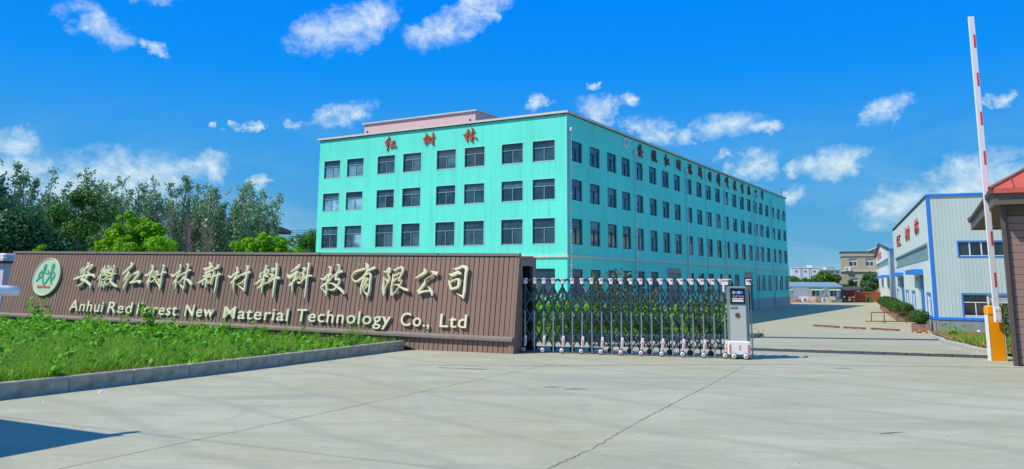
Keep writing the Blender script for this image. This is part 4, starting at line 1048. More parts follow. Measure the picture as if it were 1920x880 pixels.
# ------------------------------------------------------------------ gatehouses
def gatehouse(corner, rz, sx, sy, label, wall=True):
    """open porch roof with a boarded front wall; local origin below a roof corner, roof extends sx, sy"""
    h = empty('gatehouse', (corner[0], corner[1], 0), rz, label, 'gatehouse')
    X, Y = sx, sy; ax, ay = min(0, X), min(0, Y); bx, by = max(0, X), max(0, Y)
    MB().box(ax, bx, ay, by, 3.17, 3.19).build('soffit', M['brown_soffit'], h)
    mb = MB(); w = .05
    for (x0, x1, y0, y1) in ((ax - w, ax, ay, by), (bx, bx + w, ay, by), (ax - w, bx + w, ay - w, ay), (ax - w, bx + w, by, by + w)): mb.box(x0, x1, y0, y1, 3.14, 3.36)
    mb.build('fascia', M['brown_mid'], h)
    mb = MB(); w = .11
    for (x0, x1, y0, y1) in ((ax - w, ax - .03, ay - w, by + w), (bx + .03, bx + w, ay - w, by + w)): mb.box(x0, x1, y0, y1, 3.362, 3.44)
    mb.build('gutter', M['brown_dark'], h)
    for (x0, x1, y0, y1) in ((ax - .03, bx + .03, ay - w - .02, ay - .03), (ax - .03, bx + .03, by + .03, by + w)): MB().box(x0, x1, y0, y1, 3.362, 3.45).build('red_gutter', M['red_roof'], h)
    # hipped roof
    e = .10; x0, x1, y0, y1 = ax - e, bx + e, ay - e, by + e; hw = min(x1 - x0, y1 - y0) / 2; zt = 3.45 + hw * .62
    if (x1 - x0) < (y1 - y0): ra, rb = ((x0 + x1) / 2, y0 + hw), ((x0 + x1) / 2, y1 - hw)
    else: ra, rb = (x0 + hw, (y0 + y1) / 2), (x1 - hw, (y0 + y1) / 2)
    c4 = [(x0, y0, 3.455), (x1, y0, 3.455), (x1, y1, 3.455), (x0, y1, 3.455)]; A, B = (*ra, zt), (*rb, zt)
    mb = MB()
    if (x1 - x0) < (y1 - y0): mb.add(c4 + [A, B], [(0, 1, 4), (1, 2, 5, 4), (2, 3, 5), (3, 0, 4, 5), (3, 2, 1, 0)])
    else: mb.add(c4 + [A, B], [(0, 1, 5, 4), (1, 2, 5), (2, 3, 4, 5), (3, 0, 4), (3, 2, 1, 0)])
    rf = mb.build('roof', M['red_roof'], h)
    mb = MB()
    for q in c4: mb.tube([q, A if math.dist(q[:2], A[:2]) < math.dist(q[:2], B[:2]) else B], .045, 6)
    mb.tube([A, B], .05, 6); mb.build('ridge_cap', M['red_brown'], rf)
    mb = MB(); sp = .42; k = x0 + sp
    while k < x1 - .1:      # standing seams on the front slope
        run = min(k - x0, x1 - k, hw) ; mb.tube([(k, y0, 3.462), (k, y0 + run, 3.462 + run * .62)], .014, 5); k += sp
    mb.build('roof_seam', M['red_brown'], rf)
    return h
gh = gatehouse((9.64, 15.92), R(-27), 6.0, 8.7, 'brown boarded gatehouse with red hipped roof at the right edge')
MB().bev(.085, .165, .30, .47, 0, 3.17, .008).build('corner_post', M['brown_dark'], gh)
MB().bev(.167, .195, .36, .46, 0, 3.17, .004).build('corner_board', M['brown_mid'], gh)
MB().box(.195, 5.7, .42, .50, 0, 3.17).build('wall', M['shadow_gap'], gh)
bb = MB().bev(.197, 5.7, .385, .42, .004, .141, .005).mesh('wall_board', M['board_red'])
for i in range(20): inst('wall_board', bb, gh, (0, 0, .02 + i * .146))
MB().bev(.197, 5.7, .38, .419, 2.945, 3.165, .006).build('top_trim', M['brown_dark'], gh)
MB().box(3.0, 5.7, 3.0, 8.2, 0, 3.165).build('room', M['board'], gh)
g2 = gatehouse((-6.92, 7.66), R(-27), -6.0, -7.0, 'second gatehouse whose red roof throws the shadow at lower left')
MB().box(-5.6, -1.0, -6.2, -1.0, 0, 3.16).build('room', M['board'], g2)
for q in ((-.12, -.35), (-.12, -6.6)): MB().bev(q[0] - .1, q[0] + .05, q[1] - .08, q[1] + .08, 0, 3.165, .01).build('corner_post', M['brown_dark'], g2)
# overhead cable that draws a faint line of shade over the forecourt
S_ = Vector((-SUN_DIR.x / SUN_DIR.z, -SUN_DIR.y / SUN_DIR.z))
cable = empty('overhead_cable', (-9.0, 7.0, 6.5), 0, 'thin overhead cable whose faint shadow crosses the lower forecourt', 'cable')
q0 = Vector((-5.6, 9.5)) - S_ * 6.5; q1 = Vector((3.2, 5.6)) - S_ * 6.5
MB().tube([(q0.x - 12 + 9.0, q0.y + 5.8 - 7.0, .4), (q0.x + 9.0, q0.y - 7.0, .05), ((q0.x + q1.x) / 2 + 9, (q0.y + q1.y) / 2 - 7, -.05), (q1.x + 9.0, q1.y - 7.0, 0), (q1.x + 9.0 + 6, q1.y - 7.0 - 3, .1)], .008, 6).build('wire', M['black'], cable)
# ------------------------------------------------------------------ walls with openings
def facade(name, m, parent, x0, x1, z0, z1, holes, depth=.16, loc=(0, 0, 0), rz=0):
    """wall face at y=0 looking towards -y, with real recesses; holes: (xa, xb, za, zb)"""
    xs = sorted({x0, x1, *[h[0] for h in holes], *[h[1] for h in holes]})
    zs = sorted({z0, z1, *[h[2] for h in holes], *[h[3] for h in holes]})
    mb = MB(); idx = {}
    def v(i, j):
        if (i, j) not in idx: idx[(i, j)] = len(mb.v); mb.v.append((xs[i], 0, zs[j]))
        return idx[(i, j)]
    H = set()
    for h in holes:
        for i in range(len(xs) - 1):
            if xs[i] >= h[0] - 1e-6 and xs[i + 1] <= h[1] + 1e-6:
                for j in range(len(zs) - 1):
                    if zs[j] >= h[2] - 1e-6 and zs[j + 1] <= h[3] + 1e-6: H.add((i, j))
    for i in range(len(xs) - 1):
        for j in range(len(zs) - 1):
            if (i, j) not in H: mb.f.append((v(i, j), v(i + 1, j), v(i + 1, j + 1), v(i, j + 1))); mb.sm.append(False)
    me = bpy.data.meshes.new(name)
    for (a, b, c, d) in holes:
        n = len(mb.v)
        mb.v += [(a, 0, c), (b, 0, c), (b, 0, d), (a, 0, d), (a, depth, c), (b, depth, c), (b, depth, d), (a, depth, d)]
        mb.f += [(n, n + 4, n + 5, n + 1), (n + 1, n + 5, n + 6, n + 2), (n + 2, n + 6, n + 7, n + 3), (n + 3, n + 7, n + 4, n)]; mb.sm += [False] * 4
    me.from_pydata(mb.v, [], mb.f); me.materials.append(m)
    return inst(name, me, parent, loc, (0, 0, rz))
PANE_CACHE = {}
def window(parent, xc, z0, w, h, loc=(0, 0, 0), rz=0, style=0, frame='alu_dark', mull='alu', glass_=None, depth=.16, transom=.30, sill=True, bw=.05):
    """style 0: top light over two sashes; 1: two sashes; returns the window part"""
    key = (round(w, 2), round(h, 2), style, frame, mull, depth, transom, sill, bw)
    if key not in PANE_CACHE:
        mb = MB(); y0, y1 = depth - .07, depth - .01; x0, x1 = -w / 2, w / 2
        zt = h * (1 - transom)
        mb.box(x0, x0 + bw, y0, y1, 0, h); mb.box(x1 - bw, x1, y0, y1, 0, h)
        mb.box(x0 + bw, x1 - bw, y0, y1, 0, bw); mb.box(x0 + bw, x1 - bw, y0, y1, h - bw, h)
        fm = mb.mesh('window', M[frame])
        mb = MB(); t = bw * .9
        if style == 0: mb.box(x0 + bw, x1 - bw, y0 - .012, y1 - .012, zt - t / 2, zt + t / 2); mb.box(-t / 2, t / 2, y0 - .01, y1 - .01, bw, zt - t / 2)
        elif style == 1: mb.box(-t / 2, t / 2, y0 - .01, y1 - .01, bw, h - bw)
        if sill: mb.box(x0 + bw, x1 - bw, y0 - .02, y0 - .002, bw * .2, bw + .02)
        bars = mb.mesh('glazing_bar', M[mull])
        panes = []
        yp = depth - .035
        def pn(a, b, c, d):
            q = MB(); q.box(a, b, yp, yp + .012, c, d); return q
        if style == 0: panes = [pn(x0 + bw, x1 - bw, zt + t / 2, h - bw), pn(x0 + bw, -t / 2, bw, zt - t / 2), pn(t / 2, x1 - bw, bw, zt - t / 2)]
        elif style == 1: panes = [pn(x0 + bw, -t / 2, bw, h - bw), pn(t / 2, x1 - bw, bw, h - bw)]
        else: panes = [pn(x0 + bw, x1 - bw, bw, h - bw)]
        PANE_CACHE[key] = (fm, bars, panes, {})
    fm, bars, panes, pm = PANE_CACHE[key]
    c, s = math.cos(rz), math.sin(rz)
    W = inst('window', fm, parent, (loc[0] + xc * c, loc[1] + xc * s, loc[2] + z0), (0, 0, rz))
    inst('glazing_bar', bars, W)
    gl = glass_ if glass_ is not None else [random.choice(['glass', 'glass', 'glass_b']) for _ in panes]
    if isinstance(gl, str): gl = [gl] * len(panes)
    for i, q in enumerate(panes):
        if gl[i] is None: continue
        if (i, gl[i]) not in pm: pm[(i, gl[i])] = q.mesh('pane', M[gl[i]])
        inst('pane', pm[(i, gl[i])], W)
    return W

# ------------------------------------------------------------------ turquoise factory
TB = empty('factory_building', (3.57, 51.68, -1.44), -.5424, 'long four storey turquoise factory with red characters along its parapet', 'factory building')
ZB = -.1; ZT = 13.88
LC = [-20.62, -18.23, -15.17, -12.72, -9.65, -7.22, -4.15, -1.72]
ROWS = [(10.84, 12.22), (8.27, 9.65), (5.38, 7.06)]
WW = 1.67
holesL = [(x - WW / 2, x + WW / 2, a, b) for x in LC for a, b in ROWS + [(2.0, 3.8)]]
facade('front_wall', M['teal'], TB, -22.0, 0, ZB, ZT, holesL)
RC = [1.46, 4.28, 7.17, 9.78, 12.35, 15.31, 18.2, 21.08, 24.2, 27.12, 30.04, 32.96, 35.87, 38.9, 41.88, 44.77, 47.5, 50.0, 52.9, 55.93, 58.88, 61.86]
LEN = 63.2
WR = 1.64
gnd = [i for i in range(22) if i not in (6, 7, 14, 15)]
holesR = [(x - WR / 2, x + WR / 2, a, b) for x in RC for a, b in ROWS] + [(RC[i] - WR / 2, RC[i] + WR / 2, 2.0, 3.78) for i in gnd]
holesR += [(18.15, 21.55, ZB + .1, 4.12), (41.65, 45.15, ZB + .1, 4.10)]
facade('side_wall', M['teal'], TB, 0, LEN, ZB, ZT, holesR, rz=math.pi / 2)
mb = MB(); mb.quad((-22, 0, ZB), (-22, LEN, ZB), (-22, LEN, ZT), (-22, 0, ZT)); mb.quad((-22, LEN, ZB), (0, LEN, ZB), (0, LEN, ZT), (-22, LEN, ZT))
mb.build('rear_wall', M['teal'], TB)
MB().box(-21.9, -.1, .2, LEN - .1, 13.6, 13.75).build('roof', M['grey_render'], TB)
mb = MB(); o_ = .16
mb.box(-22 - o_, o_, -o_, .2, ZT + .06, ZT + .20); mb.box(-.2, o_, .2, LEN + o_, ZT + .06, ZT + .20); mb.box(-22 - o_, -21.8, .2, LEN + o_, ZT + .06, ZT + .20); mb.box(-21.8, -.2, LEN - .2, LEN + o_, ZT + .06, ZT + .20)
mb.build('coping', M['coping'], TB)
mb = MB(); o_ = .06
mb.box(-22 - o_, o_, -o_, .15, ZT + .001, ZT + .06); mb.box(-.15, o_, .15, LEN + o_, ZT + .001, ZT + .06); mb.build('coping_shadow_joint', M['dark_edge'], TB)
mb = MB(); o_ = .10
mb.box(-22 - o_, o_, -o_, -.002, 4.52, 4.68); mb.box(.002, o_, -.002, LEN + o_, 4.52, 4.68); mb.build('string_course', M['coping'], TB)
MB().box(.002, .05, .2, 18.1, ZB, 1.17).build('plinth', M['plinth'], TB); MB().box(.002, .05, 21.6, 41.6, ZB, 1.17).build('plinth', M['plinth'], TB)
MB().box(.002, .05, 45.2, LEN + .05, ZB, 1.17).build('plinth', M['plinth'], TB)
mb = MB(); mb.box(-.07, .015, -.015, .07, 4.69, ZT - .01); mb.build('corner_bead', M['teal_trim'], TB)
# windows
lightset = {(0, 0), (0, 1), (1, 0), (1, 1), (2, 1)}
trimL = MB()
for i, x in enumerate(LC):
    for r, (a, b) in enumerate(ROWS + [(2.0, 3.8)]):
        gl = None
        if r == 0 and i == 0: gl = ['glass_b', 'glass_sky', 'glass_sky']
        elif r == 0 and i == 1: gl = ['glass', 'glass_sky', 'glass_sky']
        elif r == 1 and i == 0: gl = ['glass_b', 'glass_sky', 'glass_sky']
        elif r == 1 and i == 1: gl = ['glass', 'glass_sky', 'glass_sky']
        elif r == 2 and i == 1: gl = ['glass_b', 'glass_b', 'glass_sky']
        elif r == 1 and i == 2: gl = ['glass', 'glass_b', 'glass_black']
        window(TB, x, a, WW, b - a, style=0, glass_=gl, transom=.33 if r < 2 else .36)
        if r < 3:
            trimL = MB(); trimL.box(x - WW / 2 - .07, x + WW / 2 + .07, -.012, -.001, b + .001, b + .07); trimL.box(x - WW / 2 - .07, x - WW / 2 - .001, -.012, -.001, a - .05, b); trimL.box(x + WW / 2 + .001, x + WW / 2 + .07, -.012, -.001, a - .05, b); trimL.box(x - WW / 2, x + WW / 2, -.012, -.001, a - .05, a - .001); trimL.build('window_surround', M['teal_trim'], TB)
for i, x in enumerate(RC):
    for r, (a, b) in enumerate(ROWS):
        gl = None
        if r == 2 and i == 0: gl = ['glass_black', 'glass', 'glass_b']
        elif r == 2 and i > 7: gl = ['glass_b', random.choice(['glass_b', 'pale_blind', 'pale_blind']), random.choice(['glass_b', 'pale_blind'])]
        elif r == 1 and i > 9: gl = ['glass_b', random.choice(['glass_b', 'pale_blind', 'blind']), random.choice(['glass_b', 'pale_blind'])]
        elif r == 0 and i > 8: gl = ['glass', random.choice(['glass_black', 'glass_b']), random.choice(['pale_blind', 'glass_b', 'glass'])]
        window(TB, x, a, WR, b - a, rz=math.pi / 2, style=0, mull='alu_dark', glass_=gl, transom=.36)
    if i in gnd:
        gl = 'blind' if i < 6 else random.choice([['blind', 'blind', 'glass_b'], ['pale_blind', 'pale_blind', 'blind'], ['glass', 'glass_b', 'pale_blind']])
        if i > 15: gl = random.choice([['pale_blind', 'pale_blind', 'pale_blind'], ['pale_blind', 'blind', 'pale_blind'], ['glass', 'blind', 'pale_blind']])
        window(TB, x, 2.0, WR, 1.78, rz=math.pi / 2, style=0, mull='alu_dark', glass_=gl)
# roller shutter and open doorway
sl = MB().bev(18.16, 21.54, -.02, 0, 0, .135, .01)
slm = MB(); slm.bev(0, .02, 18.16, 21.54, 0, .135, .008); slat = slm.mesh('shutter_slat', M['shutter'])
for k in range(36): inst('shutter_slat', slat, TB, (-.16, 0, ZB + .1 + k * .145))
MB().box(-.15, .02, 18.16, 21.54, 3.70, 4.11).build('shutter_box', M['shutter'], TB)
MB().box(-.6, -.5, 41.66, 45.14, ZB, 4.1).build('doorway_backing', M['glass_black'], TB)  # black sheet paints the darkness inside the open doorway
MB().box(-.14, -.02, 41.66, 45.14, 3.45, 4.09).build('shutter_box', M['shutter'], TB)
# drainpipes
for (y, zt) in ((.27, 12.75), (11.32, 12.77), (23.22, 12.8), (34.94, 12.75), (46.74, 12.75), (54.8, 12.7)):
    mb = MB(); mb.tube([(.16, y, .02), (.16, y, zt)], .055, 10); mb.bev(.04, .30, y - .13, y + .13, zt + .001, zt + .24, .05)
    dpipe = mb.build('drainpipe', M['pipe'], TB)
    mb = MB(); [mb.box(.0, .23, y - .075, y + .075, z, z + .06) for z in (1.6, 4.0, 6.2, 8.6, 11)]; mb.build('bracket', M['pipe'], dpipe)
MB().box(.001, .012, 29.0, 29.07, ZB, ZT).build('expansion_joint', M['dark_edge'], TB)
# roof-top room
pr = MB().box(-22.5, -11.0, 5.7, 20, 13.7, 16.25).build('penthouse', M['pink'], TB)
MB().box(-22.65, -10.85, 5.55, 20.15, 16.251, 16.36).build('penthouse_coping', M['coping'], pr)
for x in (-22.1, -11.45): MB().tube([(x, 5.62, 14.1), (x, 5.62, 15.5), (x + .05, 5.55, 15.62)], .07, 8).build('vent_pipe', M['dark_edge'], pr)
mb = MB(); mb.tube([(-.1, 61.5, 14.2), (-.1, 61.5, 14.75), (-.1, 61.9, 15.15)], .04, 6); mb.tube([(-.1, 61.2, 14.5), (-.1, 61.9, 14.5)], .03, 6); mb.build('aerial', M['dark_edge'], TB)
# characters
for ch, x in zip('红树林', (-14.76, -11.19, -7.6)):
    inst('red_character', glyph_mesh(ch, M['red_letter'], .05, .02, 1.45, 1.05, n=3), TB, (x, -.05, 13.11))
for ch, y in zip(NAMES, [12.48, 15.58, 18.51, 21.42, 24.5, 27.4, 30.35, 33.23, 36.15, 39.1, 42.0, 44.9, 47.8, 50.7]):
    inst('red_character', glyph_mesh(ch, M['red_side'], .05, .02, 1.42, 1.55, n=2), TB, (.05, y, 13.15), (0, 0, math.pi / 2))
md = MB(); md.disc((0, -.06, 0), .43, 'Y', .06, 28); lo = md.build('logo_disc', M['pipe'], TB, (.01, 9.75, 13.38), (0, 0, math.pi / 2))
logo_marks(lo, .38, M['plinth'], M['print_red'], text=False)

# ------------------------------------------------------------------ pale blue workshop
BW = empty('workshop_building', (25.78, 49.65, -2.88), R(-22.37), 'pale blue metal clad workshop with bright blue edges and red characters', 'workshop building')
FW, SL_, HT = 17.0, 39.5, 9.78
def ribbed(name, m, parent, x0, x1, z0f, z1f, holes, pitch, rib, loc=(0, 0, 0), rz=0):
    """profiled metal sheet facing -y: flat wall with openings plus raised ribs cut round the openings"""
    mb = MB(); k = x0 + pitch / 2
    while k < x1:
        segs = [(z0f(k), z1f(k))]
        for (a, b, c, d) in holes:
            if a - rib < k < b + rib:
                ns = []
                for s0, s1 in segs:
                    if c > s0: ns.append((s0, min(s1, c)))
                    if d < s1: ns.append((max(s0, d), s1))
                segs = [q for q in ns if q[1] - q[0] > .03]
        for s0, s1 in segs:
            mb.add([(k - rib, 0, s0), (k - rib * .4, -rib * .5, s0), (k + rib * .4, -rib * .5, s0), (k + rib, 0, s0), (k - rib, 0, s1), (k - rib * .4, -rib * .5, s1), (k + rib * .4, -rib * .5, s1), (k + rib, 0, s1)],
                   [(0, 1, 5, 4), (1, 2, 6, 5), (2, 3, 7, 6), (4, 5, 6, 7), (3, 2, 1, 0)])
        k += pitch
    o = mb.build(name, m, parent, loc, (0, 0, rz)); o['kind'] = 'stuff'; return o
hf = [(1.5, 8.9, 6.1, 6.97), (1.52, 8.2, 2.50, 3.83)]
facade('front_wall', M['clad'], BW, 0, FW, 2.31, HT, hf, .12)
ribbed('front_cladding_rib', M['clad'], BW, .2, FW, lambda x: 2.46, lambda x: HT - .12, [(a - .06, b + .06, c - .06, d + .06) for a, b, c, d in hf], .205, .022, (0, -.001, 0))
hs_ = [(1.75, 37.6, 6.04, 6.92), (6.44, 11.34, 0, 5.0), (26.9, 33.4, 0, 5.0), (1.75, 4.3, 2.45, 3.78), (14.5, 17.2, 2.45, 3.78), (21.3, 24.0, 2.45, 3.78), (35.2, 37.8, 2.45, 3.78)]
facade('side_wall', M['clad_side'], BW, -SL_, 0, 0.0, HT, [(-b, -a, c, d) for a, b, c, d in hs_], .2, rz=-math.pi / 2)
ribbed('side_cladding_rib', M['clad_side'], BW, -SL_, -.2, lambda x: 2.35, lambda x: HT - .1, [(-b - .05, -a + .05, c - .06, d + .06) for a, b, c, d in hs_], .9, .02, (-.001, 0, 0), -math.pi / 2)
mb = MB(); mb.quad((FW, 0, 0), (FW, SL_, 0), (FW, SL_, HT), (FW, 0, HT)); mb.quad((0, SL_, 0), (FW, SL_, 0), (FW, SL_, HT), (0, SL_, HT)); mb.build('rear_wall', M['clad'], BW)
mb = MB(); mb.quad((0, 0, HT - .02), (FW, 0, HT - .02), (FW, SL_, HT + .2), (0, SL_, HT + .2)); mb.build('roof', M['blue_roof'], BW)
mb = MB(); mb.box(-.06, FW, -.1, .12, HT, HT + .13); mb.build('top_trim', M['blue'], BW)
MB().add([(-.08, .12, HT), (-.08, SL_, HT + .2), (-.08, SL_, HT + .27), (-.08, .12, HT + .10), (.06, .12, HT), (.06, SL_, HT + .2), (.06, SL_, HT + .27), (.06, .12, HT + .10)],
         [(0, 1, 2, 3), (7, 6, 5, 4), (3, 2, 6, 7), (0, 4, 5, 1), (0, 3, 7, 4), (1, 5, 6, 2)]).build('roof_edge', M['dark_edge'], BW)
mb = MB(); mb.box(-.06, .10, -.06, -.002, 2.30, HT); mb.box(-.06, -.002, -.002, .14, 2.30, HT); mb.build('corner_trim', M['blue'], BW)
mb = MB(); mb.box(.10, FW, -.08, -.002, 2.28, 2.42); mb.build('base_trim', M['blue'], BW)
for a, b in ((.18, 6.4), (11.4, 26.85), (33.45, SL_)): MB().box(-.08, -.002, a, b, 2.26, 2.42).build('base_trim', M['blue'], BW)
mb = MB(); mb.box(.02, FW, -.03, .1, -.2, 2.28); mb.build('plinth', M['grey_render'], BW)
for a, b in ((-.03, 6.38), (11.42, 26.85), (33.45, SL_)): MB().box(-.03, -.001, a, b, -.2, 2.255).build('plinth', M['grey_render'], BW)
# front windows in long blue-edged bands
def band(parent, x0, x1, z0, z1, n, low):
    fr = MB(); e = .055
    fr.box(x0 - e, x1 + e, -.05, -.002, z1, z1 + e); fr.box(x0 - e, x0, -.05, -.002, z0 - (.0 if low else e), z1)
    if not low: fr.box(x0 - e, x1 + e, -.05, -.002, z0 - e, z0)
    fr.build('window_trim', M['blue'], parent)
    w = (x1 - x0) / n
    for i in range(n):
        if low: 
            g_ = [('glass_black', 'pale_blind', 'glass_b', 'glass_black', 'pale_blind')[i], 'glass_black', 'glass_black']
            window(parent, x0 + w * (i + .5), z0, w, z1 - z0, style=0, frame='white', mull='white', glass_=g_, depth=.10, transom=.37, bw=.055)
        else: window(parent, x0 + w * (i + .5), z0, w, z1 - z0, style=2, frame='white', mull='white', glass_='glass_black', depth=.10, sill=False, bw=.035)
band(BW, 1.5, 8.9, 6.1, 6.97, 12, False)
band(BW, 1.52, 8.2, 2.50, 3.83, 5, True)
# side: translucent strip, windows, doors, canopies
mb = MB(); mb.box(.10, .12, 1.75, 37.6, 6.04, 6.92); mb.build('skylight_strip', M['skylight'], BW)
mb = MB(); k = 2.0
while k < 37.5: mb.box(.085, .10, k, k + .05, 6.05, 6.91); k += .62
o = mb.build('strip_rib', M['alu'], BW)
mb = MB()
for a, b, c, d in ((1.65, 37.7, 6.92, 7.0), (1.65, 37.7, 5.96, 6.04)): mb.box(-.04, -.002, a, b, c, d)
mb.box(-.04, -.002, 1.65, 1.75, 6.04, 6.92); mb.build('strip_frame', M['blue_roof'], BW)
for a, b in ((1.75, 4.3), (14.5, 17.2), (21.3, 24.0), (35.2, 37.8)):
    window(BW, -(a + b) / 2, 2.45, b - a, 1.33, rz=-math.pi / 2, style=0, frame='white', mull='white', glass_=['glass_sky', 'glass_b', 'pale_blind'], depth=.14)
    mb = MB(); mb.box(-.05, -.002, a - .1, b + .1, 3.781, 3.87); mb.box(-.05, -.002, b, b + .1, 2.35, 3.78); mb.box(-.05, -.002, a - .1, a, 2.35, 3.78); mb.box(-.05, -.002, a - .1, b + .1, 2.425, 2.449); mb.build('window_trim', M['blue'], BW)
for a, b in ((6.44, 11.34), (26.9, 33.4)):
    m_ = (a + b) / 2
    MB().box(.012, .06, a + .9, m_ + .6, .05, 4.9).build('door', M['blue_door'], BW)
    MB().box(.35, .40, a, b, 0, 5.0).build('doorway_backing', M['far_grey'], BW)
    MB().box(.02, .10, a, a + .45, 0, 5.0).build('door_jamb', M['pillar_dark'], BW)
    mb = MB(); mb.box(-.65, -.001, a - .3, b + 2.4, 5.08, 5.40); mb.build('door_canopy', M['blue'], BW)
    MB().disc((-.1, b - .5, 4.75), .16, 'X', .08, 12).build('lamp', M['alu'], BW)
for ch, y, z in zip('红树林', (29.6, 17.6, 8.4), (8.47, 8.45, 8.42)):
    me = text_mesh(ch, 1.2, .03, .0, M['print_red']); b = bbox(me)
    c0 = (b[0] + b[1]) / 2
    wide = 5.2 if ch == '红' else (4.2 if ch == '树' else 3.0)
    o = inst('red_character', me, BW, (-.06, y + c0[0] * wide, z - c0[2] * 1.0), (0, 0, -math.pi / 2), (wide, 1, 1.0))

# white gabled workshop beyond it
WB = empty('workshop_building', (25.78, 49.65, -2.88), R(-22.37), 'white gabled workshop with blue roof edge beyond the pale blue workshop', 'workshop building')
y0, y1, ym, ze, za = 47.5, 99.5, 73.5, 8.35, 9.95
hw_ = [(52.5, 58.5, 0, 5.0), (69.5, 76, 0, 5.0), (88, 95, 0, 5.0), (49.5, 98.0, 6.6, 7.45), (48.3, 50.6, 2.4, 3.8), (61, 63.5, 2.4, 3.8), (66, 68.5, 2.4, 3.8), (79, 81.5, 2.4, 3.8), (84, 86.5, 2.4, 3.8)]
facade('gable_wall', M['clad_white'], WB, -y1, -y0, 0, ze, [(-b, -a, c, d) for a, b, c, d in hw_], .25, rz=-math.pi / 2)
MB().add([(0, y0, ze), (0, ym, za), (0, y1, ze)], [(0, 1, 2)]).build('gable', M['clad_white'], WB)
mb = MB(); mb.quad((0, y0, 0), (14, y0, 0), (14, y0, ze), (0, y0, ze)); mb.quad((14, y0, 0), (14, y1, 0), (14, y1, ze), (14, y0, ze)); mb.build('rear_wall', M['clad_white'], WB)
mb = MB(); mb.quad((-.25, y0 - .4, ze), (15, y0 - .4, ze), (15, ym, za + .08), (-.25, ym, za + .08)); mb.quad((-.25, ym, za + .08), (15, ym, za + .08), (15, y1, ze), (-.25, y1, ze)); mb.build('roof', M['blue_roof'], WB)
mb = MB(); mb.tube([(-.2, y0, ze + .05), (-.2, ym, za + .1), (-.2, y1, ze + .05)], .12, 6); mb.build('roof_edge', M['dark_edge'], WB)
MB().box(-.2, 14, y0 - .35, y0 - .1, ze - .3, ze - .02).build('gutter', M['blue'], WB)
MB().tube([(-.1, y0 - .2, .2), (-.1, y0 - .2, ze - .3)], .16, 8).build('downpipe', M['blue_roof'], WB)
MB().box(.1, .14, 49.5, 98, 6.6, 7.45).build('skylight_strip', M['skylight'], WB)
for a, b, c, d in hw_[:3]:
    MB().box(.3, .34, a, b, 0, 5).build('doorway_backing', M['glass_black'], WB)  # black sheets paint the dark insides of the doorways
    MB().box(.08, .14, a, a + 2.4, 0, 4.9).build('door', M['blue_roof'], WB)
    MB().box(-.75, -.001, a - .5, b + .5, 5.1, 5.38).build('door_canopy', M['blue'], WB)
for a, b, c, d in hw_[4:]: window(WB, -(a + b) / 2, c, b - a, d - c, rz=-math.pi / 2, style=1, frame='blue_roof', mull='white', glass_='glass_sky', depth=.14)
for ch, y in zip('红树林', (83.5, 78.5, 73.5)):
    me = text_mesh(ch, 1.15, .03, .04, M['print_red']); b = bbox(me); c0 = (b[0] + b[1]) / 2
    inst('red_character', me, WB, (-.06, y + c0[0] * 1.8, 8.45 - c0[2]), (0, 0, -math.pi / 2), (1.8, 1, 1))

# ------------------------------------------------------------------ background buildings
BH = empty('beige_house', (56.5, 138, -1.44), R(-20), 'beige rendered house with cream cornices and two upper windows', 'house')
hb_ = [(1.0, 2.25, 5.7, 7.06), (3.6, 4.85, 5.7, 7.06), (1.1, 2.3, 2.7, 3.75), (4.1, 5.2, 2.7, 3.75)]
facade('wall', M['beige'], BH, 0, 8.5, 0, 8.1, hb_, .2)
mb = MB(); mb.quad((0, 0, 0), (0, 9, 0), (0, 9, 8.1), (0, 0, 8.1)); mb.quad((8.5, 0, 0), (8.5, 9, 0), (8.5, 9, 8.1), (8.5, 0, 8.1)); mb.quad((0, 9, 0), (8.5, 9, 0), (8.5, 9, 8.1), (0, 9, 8.1)); mb.build('side_wall', M['beige'], BH)
mb = MB(); mb.box(-.15, 8.6, -.15, 9.1, 7.45, 7.58); mb.box(-.15, 8.6, -.15, 9.1, 7.7, 7.82); mb.box(-.25, 8.7, -.25, 9.2, 4.85, 5.0); mb.build('cornice', M['cream'], BH)
MB().box(-.2, 8.7, -.2, 9.2, 8.1, 8.22).build('roof_edge', M['dark_roof'], BH)
mb = MB()
for k in range(10):
    a0, a1 = k / 10, (k + 1) / 10
    mb.quad((4.0 + 4 * a0, -.05, 8.22), (4.0 + 4 * a1, -.05, 8.22), (4.0 + 4 * a1, -.05, 8.22 + 1.1 * math.sin(a1 * 1.57)), (4.0 + 4 * a0, -.05, 8.22 + 1.1 * math.sin(a0 * 1.57)))
mb.build('parapet', M['beige'], BH)
mb = MB(); mb.tube([(4.0 + 4 * t, -.1, 8.24 + 1.12 * math.sin(t * 1.57)) for t in np.linspace(0, 1, 9)], .1, 6); mb.build('parapet_edge', M['cream'], BH)
for a, b, c, d in hb_: window(BH, (a + b) / 2, c, b - a, d - c, style=0, frame='white', mull='white', glass_=['pale_blind', 'glass', 'glass'], depth=.18, transom=.4, bw=.09)
mb = MB(); mb.bev(.25, 1.2, -.55, -.26, 4.95, 5.6, .04); acu = mb.build('air_conditioner', M['wplastic'], BH)
MB().disc((.6, -.57, 5.28), .22, 'Y', .02, 16).build('fan_grille', M['far_grey'], acu)

